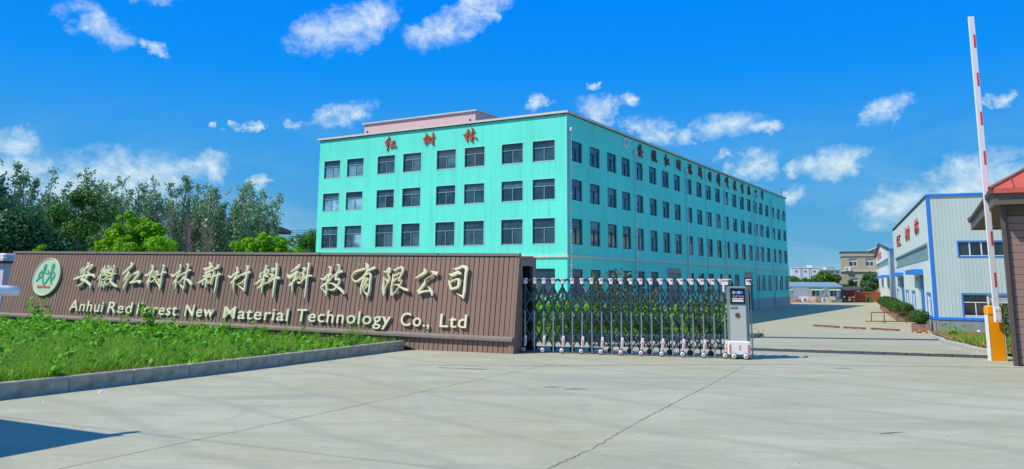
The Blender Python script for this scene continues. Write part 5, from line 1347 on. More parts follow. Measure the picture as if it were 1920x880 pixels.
def block(name, loc, w, d, h, m, label, rows, cols, extra=None, rz=0, ww=1.6, wh=1.5):
    o = empty(name, loc, rz, label, 'apartment block')
    pitch = w / cols; hh = h / rows; wh = min(wh, 1.2)
    H = [(pitch * (i + .5) - ww / 2, pitch * (i + .5) + ww / 2, hh * r + hh * .3, hh * r + hh * .3 + wh) for i in range(cols) for r in range(rows)]
    facade('wall', M[m], o, 0, w, 0, h, H, .3)
    mb = MB(); mb.quad((0, 0, 0), (0, d, 0), (0, d, h), (0, 0, h)); mb.quad((w, 0, 0), (w, d, 0), (w, d, h), (w, 0, h)); mb.quad((0, 0, h), (w, 0, h), (w, d, h), (0, d, h)); mb.build('side_wall', M[m], o)
    mb = MB(); mb.box(-.2, w + .2, -.2, 0, h, h + .5); mb.box(-.2, 0, 0, d, h, h + .5); mb.box(w, w + .2, 0, d, h, h + .5); mb.build('parapet', M[m], o)
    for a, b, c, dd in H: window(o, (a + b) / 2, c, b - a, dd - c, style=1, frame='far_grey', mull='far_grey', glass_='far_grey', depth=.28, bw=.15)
    return o
b1 = block('apartment_block', (155.8, 450, -1.44), 14.2, 14, 10.6, 'far_white', 'white far apartment block with dark vertical stripes, left of the beige house', 3, 3, ww=1.3, rz=R(-16))
MB().box(8.3, 10.6, 2, 6, 10.6, 12.4).build('stair_tower', M['far_white'], b1)
mb = MB(); [mb.box(x, x + .35, -.06, -.002, 1, 10.5) for x in (4.4, 5.3, 8.9, 9.8)]; mb.build('facade_stripe', M['far_grey'], b1)
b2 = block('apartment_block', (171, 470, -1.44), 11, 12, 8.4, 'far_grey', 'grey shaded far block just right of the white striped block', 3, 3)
b3 = block('apartment_block', (197.5, 520, -1.44), 17, 14, 10.5, 'far_cream', 'cream far apartment block beside the beige house', 4, 5)
MB().box(5, 10.5, 1, 6, 10.5, 12.6).build('stair_tower', M['far_cream'], b3)
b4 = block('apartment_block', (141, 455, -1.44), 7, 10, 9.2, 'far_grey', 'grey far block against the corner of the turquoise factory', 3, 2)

# white shed with a shallow blue-grey roof
SH = empty('white_shed', (36, 124, -1.44), 0, 'low white shed with shallow blue grey roof at the end of the yard', 'shed')
hsd = [(9.75, 11.05, .85, 1.85), (12.55, 13.65, .85, 1.85), (5.3, 6.4, .85, 1.85)]
facade('wall', M['shed_sunlit'], SH, 0, 14.2, 0, 2.3, hsd, .12)
mb = MB(); mb.quad((14.2, 0, 0), (14.2, 5, 0), (14.2, 5, 2.5), (14.2, 0, 2.3)); mb.quad((0, 0, 0), (0, 5, 0), (0, 5, 2.5), (0, 0, 2.3)); mb.build('side_wall', M['white'], SH)
mb = MB(); mb.add([(-.3, -.35, 2.25), (14.45, -.35, 2.25), (14.45, 2.6, 2.92), (-.3, 2.6, 2.92), (14.45, 5.4, 2.25), (-.3, 5.4, 2.25), (-.3, -.35, 2.38), (14.45, -.35, 2.38), (14.45, 2.6, 3.05), (-.3, 2.6, 3.05), (14.45, 5.4, 2.38), (-.3, 5.4, 2.38)],
                  [(6, 7, 8, 9), (9, 8, 10, 11), (0, 1, 7, 6), (1, 2, 8, 7), (2, 4, 10, 8), (0, 3, 2, 1), (3, 5, 4, 2)]); mb.build('roof', M['blue_roof'], SH)
MB().bev(-.3, 12.1, -.06, .0 - .005, 0, .22, .01).build('plinth', M['terracotta'], SH)
MB().box(14.0, 14.25, -.05, 0.2, 0, 2.24).build('corner_trim', M['blue'], SH)
for a, b, c, d in hsd:
    window(SH, (a + b) / 2, c, b - a, d - c, style=1, frame='white', mull='white', glass_=['glass_black', 'glass_b'], depth=.1, bw=.07)
    mb = MB(); mb.add([(a - .35, -.02, d + .3), (b + .35, -.02, d + .3), (b + .35, -.75, d - .05), (a - .35, -.75, d - .05), (b + .35, -.02, d - .9), (a - .35, -.02, d - .9)], [(0, 1, 2, 3), (1, 4, 2)]); mb.build('awning', M['green_awning'], SH)
MB().tube([(12.0, -.05, 0), (12.05, -.08, .8), (11.9, -.05, 1.3), (11.95, -.05, 1.9)], .025, 5).build('cable', M['black'], SH)
# open carport and brick boundary wall
CP = empty('carport', (50.5, 124.2, -1.44), 0, 'dark open carport with reddish brown posts between shed and brick wall', 'carport')
MB().add([(-.2, -.2, 1.75), (2.2, -.2, 1.78), (3.4, -.2, 2.05), (3.4, 3.6, 2.3), (-.2, 3.6, 2.1), (-.2, -.2, 1.86), (2.2, -.2, 1.9), (3.4, -.2, 2.17), (3.4, 3.6, 2.42), (-.2, 3.6, 2.22)],
         [(0, 1, 2, 3, 4), (9, 8, 7, 6, 5), (0, 5, 6, 1), (1, 6, 7, 2), (2, 7, 8, 3), (0, 4, 9, 5)]).build('roof', M['dark_roof'], CP)
for x in (.05, 1.85): MB().bev(x, x + .14, -.1, .04, 0, 1.73, .01).build('post', M['red_brown'], CP)
MB().box(.2, 1.84, -.06, .0, 1.36, 1.46).build('beam', M['red_brown'], CP)
MB().box(-.1, 3.4, 2.6, 2.7, 0, 2.0).build('rear_wall', M['pillar_dark'], CP)
BWL = empty('brick_wall', (53.2, 126.5, -1.44), R(0), 'red brick boundary wall behind the green bin', 'wall')
MB().box(0, 6.5, .02, .22, 0, 1.5).build('wall_core', M['mortar'], BWL)
brm = MB().box(0, .48, -.03, .02, 0, .135).mesh('brick', M['brick'])
for r in range(9):
    for k in range(-0, 13):
        xx = k * .5 + (.25 if r % 2 else 0)
        if xx + .48 <= 6.5: inst('brick', brm, BWL, (xx, 0, .02 + r * .163))
MB().box(-.05, 6.5, -.08, .28, 1.501, 1.6).build('coping', M['terracotta'], BWL)
MB().tube([(1.1, -.2, 0), (1.1, -.2, 1.15)], .07, 8).build('buried_post', M['wood'], None, (53.3, 125.0, -1.44))
tag(bpy.data.objects['buried_post'], 'pale wooden post standing left of the green bin', 'post'); bpy.data.objects['buried_post'].name = 'wooden_post'
gb = empty('wheelie_bin', (54.95, 124.8, -1.44), 0, 'small green plastic wheelie bin in front of the brick wall', 'bin')
MB().add([(-.28, -.3, .08), (.28, -.3, .08), (.28, .3, .08), (-.28, .3, .08), (-.36, -.38, .72), (.36, -.38, .72), (.36, .38, .72), (-.36, .38, .72)], [(3, 2, 1, 0), (0, 1, 5, 4), (1, 2, 6, 5), (2, 3, 7, 6), (3, 0, 4, 7), (4, 5, 6, 7)]).build('bin_body', M['green_plastic'], gb)
MB().bev(-.39, .39, -.42, .40, .722, .79, .02).build('lid', M['green_plastic'], gb)
for sx in (-1, 1): MB().disc((sx * .3, .32, .09), .09, 'X', .05, 12).build('wheel', M['black'], gb)
def motorcycle(loc, rz, label, m):
    o = empty('motorcycle', loc, rz, label, 'motorcycle')
    for x in (-.62, .62):
        w = MB().tube([(x + .26 * math.cos(a), 0, .30 + .26 * math.sin(a)) for a in np.linspace(0, 2 * math.pi, 17)], .05, 6, False).build('wheel', M['black'], o)
        MB().disc((x, -.03, .30), .08, 'Y', .06, 10).build('hub', M['alu'], w)
    MB().tube([(-.62, 0, .30), (-.2, 0, .42), (.15, 0, .75), (.42, 0, .85), (.62, 0, .30)], .035, 6).build('frame', M['alu'], o)
    MB().bev(-.15, .32, -.12, .12, .62, .86, .06).build('fuel_tank', M[m], o)
    MB().bev(-.68, -.13, -.12, .12, .70, .80, .03).build('seat', M['black'], o)
    MB().tube([(.40, -.33, 1.02), (.42, 0, .95), (.40, .33, 1.02)], .02, 6).build('handlebar', M['alu'], o)
    MB().bev(-.15, .2, -.13, .13, .28, .55, .05).build('engine', M['alu'], o)
    MB().disc((.55, 0, .82), .09, 'X', .08, 12).build('headlight', M['wplastic'], o)
motorcycle((49.9, 123.3, -1.44), R(8), 'dark motorcycle parked under the carport, nearer the shed', 'black')
motorcycle((51.3, 123.6, -1.44), R(-12), 'motorcycle with red tank parked beside the carport post', 'print_red')
# clutter along the shed wall
def acu(loc, label):
    o = empty('air_conditioner', loc, 0, label, 'air conditioner'); MB().bev(0, .9, 0, .32, .05, .72, .03).build('casing', M['wplastic'], o)
    MB().disc((.38, -.02, .38), .24, 'Y', .02, 16).build('fan_grille', M['far_grey'], o)
acu((44.1, 123.4, -1.44), 'white outdoor air conditioner unit standing at the left of the shed wall')
acu((47.05, 123.4, -1.44), 'white outdoor air conditioner unit standing near the middle of the shed wall')
rr = random.Random(3)
for k in range(9):
    x = 42.3 + k * .78 + rr.uniform(-.1, .1)
    if k in (2, 6): continue
    mb = MB(); h = rr.uniform(.6, 1.05)
    for j in range(rr.randint(2, 4)): a = rr.uniform(-.2, .2); bar(mb, (j * .13, -.1, 0), (j * .13 + a, .3, h * rr.uniform(.7, 1)), .045, .02)
    tag(mb.build('timber_bundle', M['wood'] if k % 3 else M['terracotta'], loc=(x, 123.3, -1.44)), 'short timber offcuts, ' + ['first', 'second', '', 'third', 'fourth', 'fifth', '', 'sixth', 'seventh'][k - (0 if k < 2 else 0)] + ' bundle from the left along the white shed wall', 'timber', 'timber offcuts along the shed wall')
for k, (x, w, h) in enumerate(((42.75, .9, .5), (45.9, .5, .55))):
    tag(MB().bev(0, w, -.3, .2, 0, h, .03).build('clay_crate', M['terracotta'], loc=(x, 123.2, -1.44)), ('wide orange brown crate at the left of the shed wall', 'narrow orange brown crate between the two air conditioners')[k], 'crate')
tag(MB().bev(0, 1.6, -.3, .1, 0, .42, .02).build('low_bench', M['grey_render'], loc=(48.3, 123.2, -1.44)), 'low grey bench at the right end of the shed wall', 'bench')
# dark tiled roof of a hall behind the poplars, small roof, power lines
DR = empty('hall_building', (-31.9, 112, .35), R(8), 'hall with a dark overhanging tiled roof behind the poplars', 'building')
MB().add([(-13, -1, 7.75), (0, -1, 7.85), (0, 9, 7.85), (-13, 9, 7.75), (-13, -1, 8.1), (.2, -1, 8.3), (.2, 9, 8.3), (-13, 9, 8.1), (-9, 2, 9.9), (-4.5, 2, 9.5), (-4.5, 6, 9.5), (-9, 6, 9.9)],
         [(0, 3, 2, 1), (0, 1, 5, 4), (1, 2, 6, 5), (2, 3, 7, 6), (3, 0, 4, 7), (4, 5, 9, 8), (5, 6, 10, 9), (6, 7, 11, 10), (7, 4, 8, 11), (8, 9, 10, 11)]).build('roof', M['dark_roof'], DR)
MB().box(-12, -1.6, .4, 8, 0, 7.75).build('wall', M['grey_render'], DR)
for x in (-9, -6, -3): MB().box(x, x + 1.2, .33, .398, 4.8, 6.6).build('window', M['glass'], DR)
SR2 = empty('small_house', (-22.5, 90, 0), 0, 'small dark gable roof showing between the two green bushes', 'house')
MB().add([(-1.6, 0, 4.9), (1.6, 0, 4.9), (0, 0, 5.75), (-1.6, 4, 4.9), (1.6, 4, 4.9), (0, 4, 5.75)], [(0, 1, 2), (3, 5, 4), (0, 2, 5, 3), (1, 4, 5, 2), (0, 3, 4, 1)]).build('roof', M['dark_roof'], SR2)
MB().box(-1.4, 1.4, .1, 3.9, 0, 4.9).build('wall', M['white'], SR2)
PLN = empty('power_line', (-40, 120, 0), 0, 'thin power lines behind the poplars left of the turquoise factory', 'power line')
for k in range(4): MB().tube([(-10, 0, 9.2 - k * .28), (6, 0, 8.75 - k * .3), (30, 0, 8.6 - k * .33)], .022, 4).build('wire', M['black'], PLN)
for x in (-10, 30): MB().tube([(x, 0, 0), (x, 0, 9.4)], .14, 8).build('pole', M['kerb'], PLN)
# ------------------------------------------------------------------ yard furniture
def speed_bump(a, b, w, h, n, label, yellow_every=1):
    a = Vector(a); b = Vector(b); d = (b - a); L = d.length; rz = math.atan2(d.y, d.x)
    o = empty('speed_bump', (a.x, a.y, tz(*a)), rz, label, 'speed bump')
    seg = L / n; dz = tz(*b) - tz(*a)
    def prof(y0):
        mb = MB(); g = .012; x0, x1 = g, seg - g
        P = [(-w / 2, 0), (-w / 2 + .03, h * .45), (-w * .16, h), (w * .16, h), (w / 2 - .03, h * .45), (w / 2, 0)]
        vs = [(x, y, z - (.01 if z == 0 else 0)) for x in (x0, x1) for y, z in P]
        mb.add(vs, [(0, 1, 2, 3, 4, 5)[::-1], (6, 7, 8, 9, 10, 11)] + [(i, i + 1, i + 7, i + 6) for i in range(5)])
        for k in range(4):
            xx = x0 + (k + .5) * (x1 - x0) / 4; mb.box(xx - .012, xx + .012, -w * .42, -w * .2, h * .5, h * .78)
        return mb
    mesh = prof(0).mesh('rubber_segment', M['rubber'])
    rm = MB(); q = h * 1.04
    rm.add([(-.14, -w * .12, q), (.14, -w * .12, q), (.05, -w / 2 + .0, h * .30), (-.05, -w / 2 + .0, h * .30), (-.10, w * .16, q), (.10, w * .16, q)], [(0, 3, 2, 1), (0, 1, 5, 4)])
    refl = rm.mesh('reflector', M['yellow']); refl2 = rm.mesh('reflector', simpleM)
    for i in range(n):
        p = a + d * (i / n); z = tz(p.x, p.y); z2 = tz(*(a + d * ((i + 1) / n)))
        s = inst('rubber_segment', mesh, o, (seg * i, 0, z - o.location.z), (0, -math.atan2(z2 - z, seg), 0))
        if i % yellow_every == 0: inst('reflector', refl if random.random() < .6 else refl2, s, (0, 0, .002))
    return o
simpleM = simple('worn_reflector', (.30, .22, .14), .7)
speed_bump((10.55, 17.83), (2.0, 20.75), .36, .05, 20, 'near black rubber speed bump with yellow reflectors just inside the gate')
speed_bump((17.9, 33.5), (8.7, 41.2), .36, .05, 24, 'far black rubber speed bump across the yard road')
# red wheel-stop bars lying on the yard
for k, (a, b, lab) in enumerate((((21.09, 57.1), (22.06, 55.02), 'leftmost of the three red brown bars lying on the yard'), ((22.23, 54.8), (23.2, 53.6), 'middle of the three red brown bars lying on the yard'), ((23.5, 53.5), (24.6, 51.9), 'rightmost of the three red brown bars lying on the yard'))):
    a = Vector(a); b = Vector(b); d = b - a
    o = empty('parking_bar', (a.x, a.y, -1.44), math.atan2(d.y, d.x), lab, 'parking bar')
    MB().bev(0, d.length, -.07, .07, .03, .13, .02).build('bar', M['red_brown'], o)
    for t in (.1, .5, .9): MB().box(d.length * t - .05, d.length * t + .05, -.05, .05, 0, .03).build('foot', M['black'], o)
# low rail frame
rl = empty('rail_barrier', (27.1, 61.5, -1.44), R(4), 'low red brown tubular rail frame standing in the yard', 'barrier')
for z in (.16, .82): MB().tube([(-.5 if z < .5 else 0, 0, z), (4.0, 0, z)], .035, 8).build('rail', M['red_brown'], rl)
for x in (0, 1.0, 2.0, 3.0, 3.9): MB().tube([(x, 0, .16), (x, 0, .82)], .035, 8).build('upright', M['red_brown'], rl)
for x in (.9, 1.08, 2.7): MB().tube([(x, 0, .16), (x, -.05, 0)], .03, 6).build('foot', M['black'], rl)

# ------------------------------------------------------------------ vegetation
def blob_crown(blobs, n, s, rng, asp=.7, flat=.25, shell=.5):
    """leaf diamonds spread over overlapping lumps: blobs = (x,y,z,r)"""
    B = np.array(blobs); w = B[:, 3] ** 2; w /= w.sum()
    idx = rng.choice(len(B), n, p=w)
    d = rng.normal(size=(n, 3)); d /= np.linalg.norm(d, axis=1)[:, None]
    r = rng.uniform(shell, 1.12, n) ** .7 * (1 + .12 * np.sin(d[:, 0] * 7 + B[idx, 0] * 3) * np.cos(d[:, 2] * 6))
    P = B[idx, :3] + d * (B[idx, 3] * r)[:, None] * np.array([1, 1, .82])
    nn = d + rng.normal(size=(n, 3)) * .55; nn[:, 2] += flat; nn /= np.linalg.norm(nn, axis=1)[:, None]
    t = np.cross(nn, rng.normal(size=(n, 3))); t /= np.linalg.norm(t, axis=1)[:, None] + 1e-9
    b = np.cross(nn, t); S = (s * rng.uniform(.55, 1.45, n))[:, None]
    return np.stack([P - t * S * .5, P + b * S * asp * .5, P + t * S * .5 - nn * S * .15, P - b * S * asp * .5], 1)
def trunk_limbs(mb, h, r, top, limbs, rng):
    pts = [(0, 0, -.3), (rng.uniform(-.05, .05) * h, rng.uniform(-.05, .05) * h, h * .35), (rng.uniform(-.06, .06) * h, rng.uniform(-.06, .06) * h, h * .65), (0, 0, h * top)]
    mb.tube(pts, [r, r * .8, r * .5, r * .2], 8)
    for (x, y, z) in limbs:
        k = rng.uniform(.25, .5); s = Vector((0, 0, h * k)); e = Vector((x, y, z))
        mb.tube([s, s.lerp(e, .5) + Vector((0, 0, h * .03)), e], [r * .42, r * .28, r * .1], 6)
def round_tree(loc, H, W, leafm, label, seed, n=9000, s=.22, base=.25, group=None, name='broadleaf_tree', nb=26, depth=None, cat='tree', squash=1.0, lobes=.22, core=.28, mass=None):
    rng = np.random.default_rng(seed); D = depth or W
    root = empty(name, loc, 0 if mass else rng.uniform(0, 6), label, cat, group)
    blobs = []
    if mass:
        for (mx, mz, mr) in mass:
            blobs.append((mx, rng.uniform(-.3, .3), mz, mr * .72))
            for _ in range(15):
                v = rng.normal(size=3); v /= np.linalg.norm(v); v[1] -= .25
                k_ = mr * rng.uniform(.65, .95); blobs.append((mx + v[0] * k_, v[1] * k_, mz + v[2] * k_ * .85, mr * rng.uniform(.16, .36)))
        nb = 0
    for k in range(nb):
        u = rng.uniform(0, 1); th = rng.uniform(0, 6.283); z = base * H + (H - base * H) * u
        prof = math.sin(math.pi * (.12 + .80 * u)) ** .7
        rr = rng.uniform(.35, 1.08) * prof
        br = rng.uniform(.45, 1.45) * lobes * min(W, (1 - base) * H)
        blobs.append((math.cos(th) * rr * (W / 2 - br * .6), math.sin(th) * rr * (D / 2 - br * .6), min(z, H - br * .8), br))
    if not mass: blobs.append((0, 0, H * (1 + base) / 2, W * core))
    inst('crown', quads_mesh('crown', blob_crown(blobs, n, s, rng), M[leafm]), root)
    mb = MB(); trunk_limbs(mb, H, H * .03, .7, [b[:3] for b in blobs[:8]], rng); mb.build('trunk', M['bark'], root)
    return root
def poplar(loc, H, label, seed, dens=1.0, lean=.10, group='poplars behind the wall', bare=.08, W=1.3, s=.24, leafm='leaf_poplar'):
    rng = np.random.default_rng(seed); root = empty('poplar_tree', loc, 0, label, 'tree', group)
    mb = MB(); P = []; Nn = []
    lead = []
    for k in range(rng.integers(5, 8)):     # several upright leaders, wind-leaned to the right
        a = rng.uniform(0, 6.28); sp = rng.uniform(.2, 1.0) * W * (0 if k == 0 else 1); hh = H * (1 if k == 0 else rng.uniform(.62, .97))
        pts = [Vector((math.cos(a) * sp * t + lean * H * .22 * t * t * t * 1.5, math.sin(a) * sp * t, hh * t)) for t in (0, .25, .5, .75, 1)]
        pts[0].z = -.3
        mb.tube(pts, [H * .013, H * .011, H * .008, H * .005, .012], 6); lead.append(pts)
    for pts in lead:
        nbr = int(H * 1.9)
        for j in range(nbr):
            t = bare + (1 - bare) * rng.uniform(0, 1) ** .85; f = t * 4; i = min(3, int(f)); p = pts[i].lerp(pts[i + 1], f - i)
            a = rng.uniform(0, 6.28); L = (1.05 - t) * 1.3 * rng.uniform(.5, 1.3) + .28
            e = p + Vector((math.cos(a) * L + lean * 2 * L, math.sin(a) * L, L * rng.uniform(.9, 1.7)))
            mb.tube([p, p.lerp(e, .6) + Vector((0, 0, -.05)), e], [.03, .02, .008], 4, False)
            m_ = int((12 + 18 * L) * dens); u = rng.uniform(.1, 1.08, m_)[:, None]
            q = np.array(p) + (np.array(e) - np.array(p)) * u + rng.normal(size=(m_, 3)) * (.12 + .08 * L)
            P.append(q)
    P = np.concatenate(P); k = len(P)
    n = rng.normal(size=(k, 3)); n[:, 2] += .3; n /= np.linalg.norm(n, axis=1)[:, None]
    t = np.cross(n, rng.normal(size=(k, 3))); t /= np.linalg.norm(t, axis=1)[:, None]; b = np.cross(n, t); S = (s * rng.uniform(.5, 1.3, k))[:, None]
    V = np.stack([P - t * S * .5, P + b * S * .42, P + t * S * .5, P - b * S * .42], 1)
    inst('crown', quads_mesh('crown', V, M[leafm]), root); mb.build('trunk', M['pale_bark'], root)
    return root

# row of poplars
PX = [(-50.2, 86, 11.6, 1), (-48.2, 83, 12.9, 2), (-46.6, 88, 11.9, 3), (-45.0, 84, 12.6, 4), (-43.3, 87, 12.3, 5), (-41.9, 83, 11.2, 6), (-39.9, 86, 11.7, 7), (-38.0, 84, 11.8, 8), (-36.4, 87, 11.3, 9),
      (-34.6, 84, 12.3, 10), (-33.2, 86, 12.0, 11), (-31.2, 83, 10.9, 12), (-29.6, 87, 12.2, 13), (-28.1, 84, 11.6, 14), (-26.9, 86, 10.9, 15), (-52, 84, 12.4, 16), (-40.7, 90, 11.9, 17), (-35.6, 90, 11.9, 18), (-30.3, 90, 11.6, 19), (-32.4, 89.5, 11.3, 22), (-28.9, 91, 11.0, 23), (-44.2, 90, 12.2, 20), (-47.5, 91, 12.6, 21)]
for i, (x, y, h, sd) in enumerate(PX):
    if sd <= 15 or sd == 16:
        nth = sorted([q[0] for q in PX if q[3] <= 16]).index(x)
        words = ['first', 'second', 'third', 'fourth', 'fifth', 'sixth', 'seventh', 'eighth', 'ninth', 'tenth', 'eleventh', 'twelfth', 'thirteenth', 'fourteenth', 'fifteenth', 'sixteenth'][nth]
        lab = words + ' poplar from the left in the front row behind the sign wall'
    else:
        nth = sorted([q[0] for q in PX if q[3] > 16]).index(x)
        lab = ['first', 'second', 'third', 'fourth', 'fifth', 'sixth', 'seventh'][nth] + ' from the left of the poplars standing behind the front row'
    poplar((x, y, 0), h, lab, sd, dens=1.15 if sd != 11 else .45, W=2.1)
# the sparse right-hand slope of the stand
for (x, y, h, lab) in ((-25.6, 85, 8.6, 'shorter poplar at the right end of the poplar row'),):
    poplar((x, y, 0), h, lab, 41, dens=.8, W=1.2)
# leafless saplings in front of the poplars
for i, (x, y, h) in enumerate(((-32.9, 76, 7.2), (-31.9, 75, 7.8), (-30.9, 77, 6.9), (-30.0, 75, 6.4), (-29.0, 76, 6.2), (-28.1, 75, 6.3), (-31.4, 78, 7.4))):
    rng = np.random.default_rng(60 + i); mb = MB()
    mb.tube([(0, 0, -.2), (.1, 0, h * .5), (.05, 0, h)], [.06, .045, .012], 6)
    for k in range(70):
        z = rng.uniform(.3, 1) * h; a = rng.uniform(0, 6.28); L = rng.uniform(.4, 1.1)
        mb.tube([(.08, 0, z), (math.cos(a) * L * .5, math.sin(a) * L * .5, z + L * .5), (math.cos(a) * L * .7, math.sin(a) * L * .7, z + L)], [.022, .016, .007], 3, False)
    root = empty('bare_sapling', (x, y, 0), 0, ['first', 'third', 'fourth', 'fifth', 'sixth', 'seventh', 'second'][i] + ' bare grey brown sapling from the left in the thicket below the poplars', 'sapling', 'bare saplings below the poplars')
    mb.build('trunk', M['twig'], root)
# dark trees at far left
round_tree((-40.5, 60, 0), 7.7, 8.5, 'leaf_dark', 'big dark green tree at the left edge behind the sign wall', 101, 26000, .27, .10, nb=44)
round_tree((-35.6, 58, 0), 6.4, 6.0, 'leaf_dark', 'dark spreading tree right of the big dark tree, behind the logo', 102, 18000, .26, .08, nb=34)
round_tree((-36.4, 68, 0), 9.0, 5.0, 'leaf_mid', 'mid green rounded tree rising above the dark trees', 103, 8000, .24, .3, nb=18)
round_tree((-45.2, 66, 0), 9.4, 6.0, 'leaf_dark', 'dark tree behind the big dark tree at the left edge', 104, 8000, .26, .2, nb=20)
for i, (x, y, h) in enumerate(((-46.0, 70, 12.4), (-44.4, 71, 11.4), (-47.6, 72, 12.0))):
    poplar((x, y, 0), h, ('tall dark poplar at the top left corner of the trees', 'dark poplar second from the left edge above the dark trees', 'dark poplar cut by the left edge of the photo')[i], 120 + i, dens=1.9, W=1.7, group='dark poplars at the left edge')
round_tree((-30.9, 60, 0), 4.7, 2.6, 'leaf_mid', 'small olive green bush between the dark trees and the bright green tree', 105, 2600, .18, .2, nb=10)
round_tree((-32.6, 56, 0), 4.1, 1.2, 'leaf_bright', 'tiny bright bush tip showing just above the wall near the logo', 110, 700, .16, .3, nb=6)
# bright green camphor trees
round_tree((-25.5, 55, 0), 6.3, 5.3, 'leaf_bright', 'large bright green round tree behind the middle of the sign wall', 106, 28000, .18, .10, nb=70, mass=[(-.3, 5.0, 1.15), (-1.25, 4.3, 1.05), (.85, 4.6, .95), (1.75, 3.7, .95), (-2.0, 3.4, .8), (.1, 3.5, 1.5), (-1.2, 2.6, 1.2), (1.5, 2.6, 1.2)])
round_tree((-23.2, 53, 0), 4.3, 3.2, 'leaf_bright', 'small bright tree touching the large bright tree on its right', 107, 5000, .19, .2, nb=14)
round_tree((-15.6, 50, 0), 4.5, 3.3, 'leaf_bright', 'bright green bushy tree left of the turquoise factory', 108, 9000, .17, .15, nb=30, mass=[(-.9, 3.5, .8), (.1, 3.7, .8), (1.0, 3.4, .75), (0, 2.6, 1.1)])
round_tree((-14.3, 51, 0), 4.25, 2.3, 'leaf_bright', 'smaller bright green tree right of the bright bushy tree', 111, 3500, .17, .2, nb=12)
round_tree((-13.2, 50, 0), 3.6, 1.4, 'leaf_bright', 'low bright shrub nearest the turquoise factory', 109, 1500, .15, .2, nb=9)
round_tree((-17.8, 70, 0), 5.9, 3.4, 'leaf_mid', 'dark green tree right against the left corner of the turquoise factory', 112, 5000, .22, .2, nb=16)
# tops of the far trees behind the shed
round_tree((45.4, 133, -1.44), 4.6, 5.0, 'leaf_mid', 'green round tree behind the left end of the white shed', 130, 3500, .34, .3, nb=14)
round_tree((49.0, 134, -1.44), 3.6, 3.2, 'leaf_hedge', 'low dark tree behind the middle of the white shed', 131, 1800, .32, .3, nb=10)
round_tree((54.0, 141, -1.44), 4.9, 3.6, 'leaf_mid', 'left of the two green trees in front of the cream far block', 132, 2600, .34, .3, nb=12)
round_tree((56.3, 142, -1.44), 4.6, 3.0, 'leaf_mid', 'right of the two green trees beside the beige house', 133, 2200, .34, .3, nb=10)
round_tree((54.7, 131, -1.44), 3.7, 2.6, 'leaf_dark', 'dark small tree behind the carport', 134, 2200, .26, .3, nb=10)
round_tree((58.6, 132, -1.44), 4.8, 3.4, 'leaf_dark', 'dark tree with tiered crown behind the brick wall', 135, 3500, .26, .35, nb=12)
round_tree((56.9, 130.5, -1.44), 3.4, 3.6, 'leaf_dark', 'low dark bush filling the gap behind the brick wall', 136, 2600, .26, .2, nb=12)

# planters with clipped shrubs along the pale blue workshop
wl = lambda t, off: (25.78 + .3806 * t - .9247 * off, 49.65 + .9247 * t + .3806 * off)
PT = [(1.9, .36, .98, 0), (15.6, .5, 1.0, 0), (19.4, .5, 1.05, 1), (23.6, .5, 1.05, 0), (28.2, .5, 1.1, 1), (33.2, .55, 1.1, 0), (39.0, .6, 1.1, 1), (46, .6, 1.1, 0)]
ordn = ['first', 'second', 'third', 'fourth', 'fifth', 'sixth', 'seventh', 'eighth', 'ninth', 'tenth']
for i, (t, off, r, dk) in enumerate(PT):
    x, y = wl(t, off + .35)
    po = empty('planter', (x, y, -1.44), R(-22.4 if i else -26), ordn[i] + ' planter box from the front along the pale blue workshop', 'planter', 'planters along the workshop')
    m_ = M['planter']
    mb = MB(); mb.bev(-.54, .54, -.4, .4, 0, .48, .015); mb.build('box', m_, po)
    MB().box(-.49, .49, -.35, .35, .481, .51).build('soil', M['earth'], po)
    rng = np.random.default_rng(200 + i); root = empty('clipped_shrub', (x, y, -.94), 0, 'rounded green shrub growing in the ' + ordn[i] + ' planter from the front', 'shrub', 'shrubs in the planters')
    blobs = [(rng.uniform(-.28, .28), rng.uniform(-.28, .28), .42 + rng.uniform(-.10, .12), r * .42) for _ in range(9)] + [(0, 0, .42, r * .55)]
    if i > 0: blobs = [(a * 1.5, b * 1.5, c * 1.15, d * 1.1) for a, b, c, d in blobs]
    V = blob_crown(blobs, 4200 if i == 0 else 2400, .075 if i == 0 else .12, rng, shell=.8)
    inst('crown', quads_mesh('crown', V, M['leaf_hedge']), root)
    mb = MB(); [mb.tube([(0, 0, -.02), (rng.uniform(-.2, .2), rng.uniform(-.2, .2), .35)], [.03, .012], 5) for _ in range(6)]; mb.build('trunk', M['bark'], root)
# thin leafy plant between first planter and the wall
weed(26.75, 51.3, 1.3, 7, .10, 'thin dark leafed plant between the first planter and the grey plinth', 'leaf_hedge', .22, -1.44, name='plant')
# yellow and black drain cover rim, white vent post at plinth
rg = empty('rubber_ring', (25.55, 50.7, -1.44), 0, 'black and yellow rubber ring lying in front of the first planter', 'rubber ring')
for k in range(14):
    a = k * 2 * math.pi / 14; a2 = (k + .9) * 2 * math.pi / 14
    MB().tube([(.62 * math.cos(a), .62 * math.sin(a), .04), (.62 * math.cos(a2), .62 * math.sin(a2), .04)], .05, 6).build('ring_segment', M['yellow'] if k % 2 else M['black'], rg)
tag(MB().tube([(0, 0, 0), (-.04, 0, .30)], .07, 10).build('white_post', M['wplastic'], loc=(27.6, 48.3, -1.44)), 'short white pipe stub in front of the grey plinth', 'pipe')

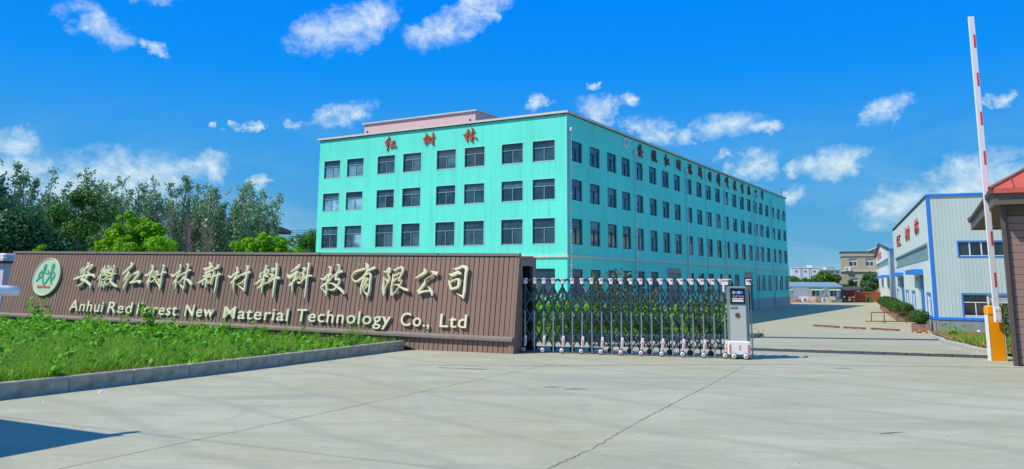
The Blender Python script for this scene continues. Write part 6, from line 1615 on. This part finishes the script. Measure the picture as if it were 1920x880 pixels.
# kerbed beds: behind the gate and below the pale blue workshop
kerb([(1.6, 24.9), (4.4, 27.99), (8.15, 32.82), (12.13, 39.41)], 1.0, .16, .20, M['kerb'], 'kerb of the planted bed behind the gate', name='bed_kerb')
kerb([(25.4, 48.9), (24.71, 48.28), (17.0, 32.23), (13.6, 25.6), (11.58, 21.2), (10.98, 19.54), (10.8, 18.3)], .5, .14, .13, M['pale_kerb'], 'pale kerb of the grassy bed between yard road and workshop', side=-1, name='bed_kerb', gap=.03)
def bed_sheet(name, quads, m):
    mb = MB()
    for poly in quads: mb.add([(x, y, tz(x, y) + .07) for x, y in poly], [tuple(range(len(poly)))])
    tag(mb.build(name, m), kind='structure')
bed_sheet('bed_soil', [[(24.8, 48.2), (30, 46.6), (22, 32), (17.15, 32.2)], [(17.15, 32.2), (22, 32), (17, 22), (11.75, 21.2)], [(11.75, 21.2), (17, 22), (15, 18), (10.95, 18.0)]], M['soil'])
tag(sheet('workshop_apron', [25.6, 28, 31, 36], [47.2, 49.5], M['concrete'], .085), kind='structure')
def bed_pts(n, far=True, dens=None):
    out = []
    while len(out) < n:
        y = RNG.uniform(18.2, 47.5); x0 = np.interp(y, [18.3, 19.54, 21.2, 25.6, 32.23, 48.28], [10.8, 10.98, 11.58, 13.6, 17, 24.71])
        x = x0 + .15 + RNG.uniform(0, 1) ** 1.3 * 6.5
        if x / y > .70: continue
        if dens and RNG.uniform() > dens(x - x0, y): continue
        out.append((x, y, tz(x, y) + .06))
    return np.array(out)
tag(inst('bed_grass', quads_mesh('bed_grass', blades(bed_pts(12000, dens=lambda u, y: .10 + .90 * (u > 1.1 + 1.2 * math.sin(y * .5) and not (27 < y and u < 4.2))), .17, .022, .6), M['grass'])), 'green grass in the bed beside the orange barrier', 'grass', kind='stuff')
tag(inst('bed_dry_grass', quads_mesh('bed_dry_grass', blades(bed_pts(20000, dens=lambda u, y: 1.0 if (26 < y and u < 4.6) else .25), .14, .035, 1.0), M['dry'])), 'dry brown weeds in the bed below the workshop plinth', 'dry grass', kind='stuff')
tag(inst('bed_weeds', quads_mesh('bed_weeds', leaves(bed_pts(3500, dens=lambda u, y: .15 + .6 * (u > 2.5)) + np.array([0, 0, .06]), .11, .4), M['leaf_dull'])), 'dull broad leaved weeds in the bed beside the barrier', 'weeds', kind='stuff')
for (x, y, h, k, lab, mm) in ((13.4, 22.4, 1.15, 9, 'dark twiggy bush behind the orange barrier, nearest the gatehouse', 'leaf_hedge'), (17.6, 29.2, 1.5, 8, 'thin twiggy plant left of the barrier in front of the plinth', 'leaf_dull'), (18.8, 34.5, .7, 10, 'small green grass clump in front of the grey plinth', 'leaf_weed'), (13.0, 21.0, .8, 8, 'low green bush between the barrier and the gatehouse post', 'leaf_hedge')):
    weed(x, y, h, k, .12, lab, mm, .35, tz(x, y) + .06, name='plant')

# tall plants in the bed behind the gate
def in_bed(rng):
    while True:
        y = rng.uniform(25.0, 36.5); xk = np.interp(y, [24.9, 27.99, 32.82, 39.41, 42], [1.6, 4.4, 8.15, 12.13, 13.5]); x = xk - .35 - rng.uniform(0, 1) * 5.0
        if x / y > .02: return x, y
rng = np.random.default_rng(77)
pbed = []
root_n = 0
for i in range(64):
    x, y = in_bed(rng)
    pbed.append((x, y))
pbed.sort(key=lambda q: q[1])
for i, (x, y) in enumerate(pbed):
    h = rng.uniform(.95, 1.5) * (1 + (y - 25) * .012)
    weed(x, y, h, 9, .20, 'tall leafy green plant in the bed behind the gate lattice', random.choice(['leaf_weed', 'leaf_weed', 'leaf_bright', 'leaf_weed', 'leaf_dull']), .28, tz(x, y), 'plants in the bed behind the gate', 'tall_plant')
for (px, y, h, lab) in ((.112, 29.0, 2.45, 'tall young shrub behind the gate, in front of the drainpipe corner'), (.155, 30.5, 2.2, 'middle shrub behind the gate with yellowing leaves'), (.248, 38.2, 2.5, 'shrub behind the gate just left of the motor cabinet'), (.048, 27.5, 1.9, 'shrub behind the gate beside the sign wall end')):
    x = px * y; weed(x, y, h, 16, .17, lab, 'leaf_dull', .5, tz(x, y), name='shrub')
bp = []
while len(bp) < 9000:
    x, y = in_bed(rng); bp.append((x, y, tz(x, y)))
tag(inst('bed_ground_cover', quads_mesh('bed_ground_cover', blades(np.array(bp), .38, .035, .4), M['grass'])), 'long grass filling the bed behind the gate', 'grass', kind='stuff')
weed(11.9, 38.9, .45, 3, .09, 'small bush at the end of the bed kerb right of the motor cabinet', 'leaf_weed', .25, tz(11.9, 38.9), name='plant')
# blocks like the visible ones carry on behind the camera so reflections and views to the side stay grounded
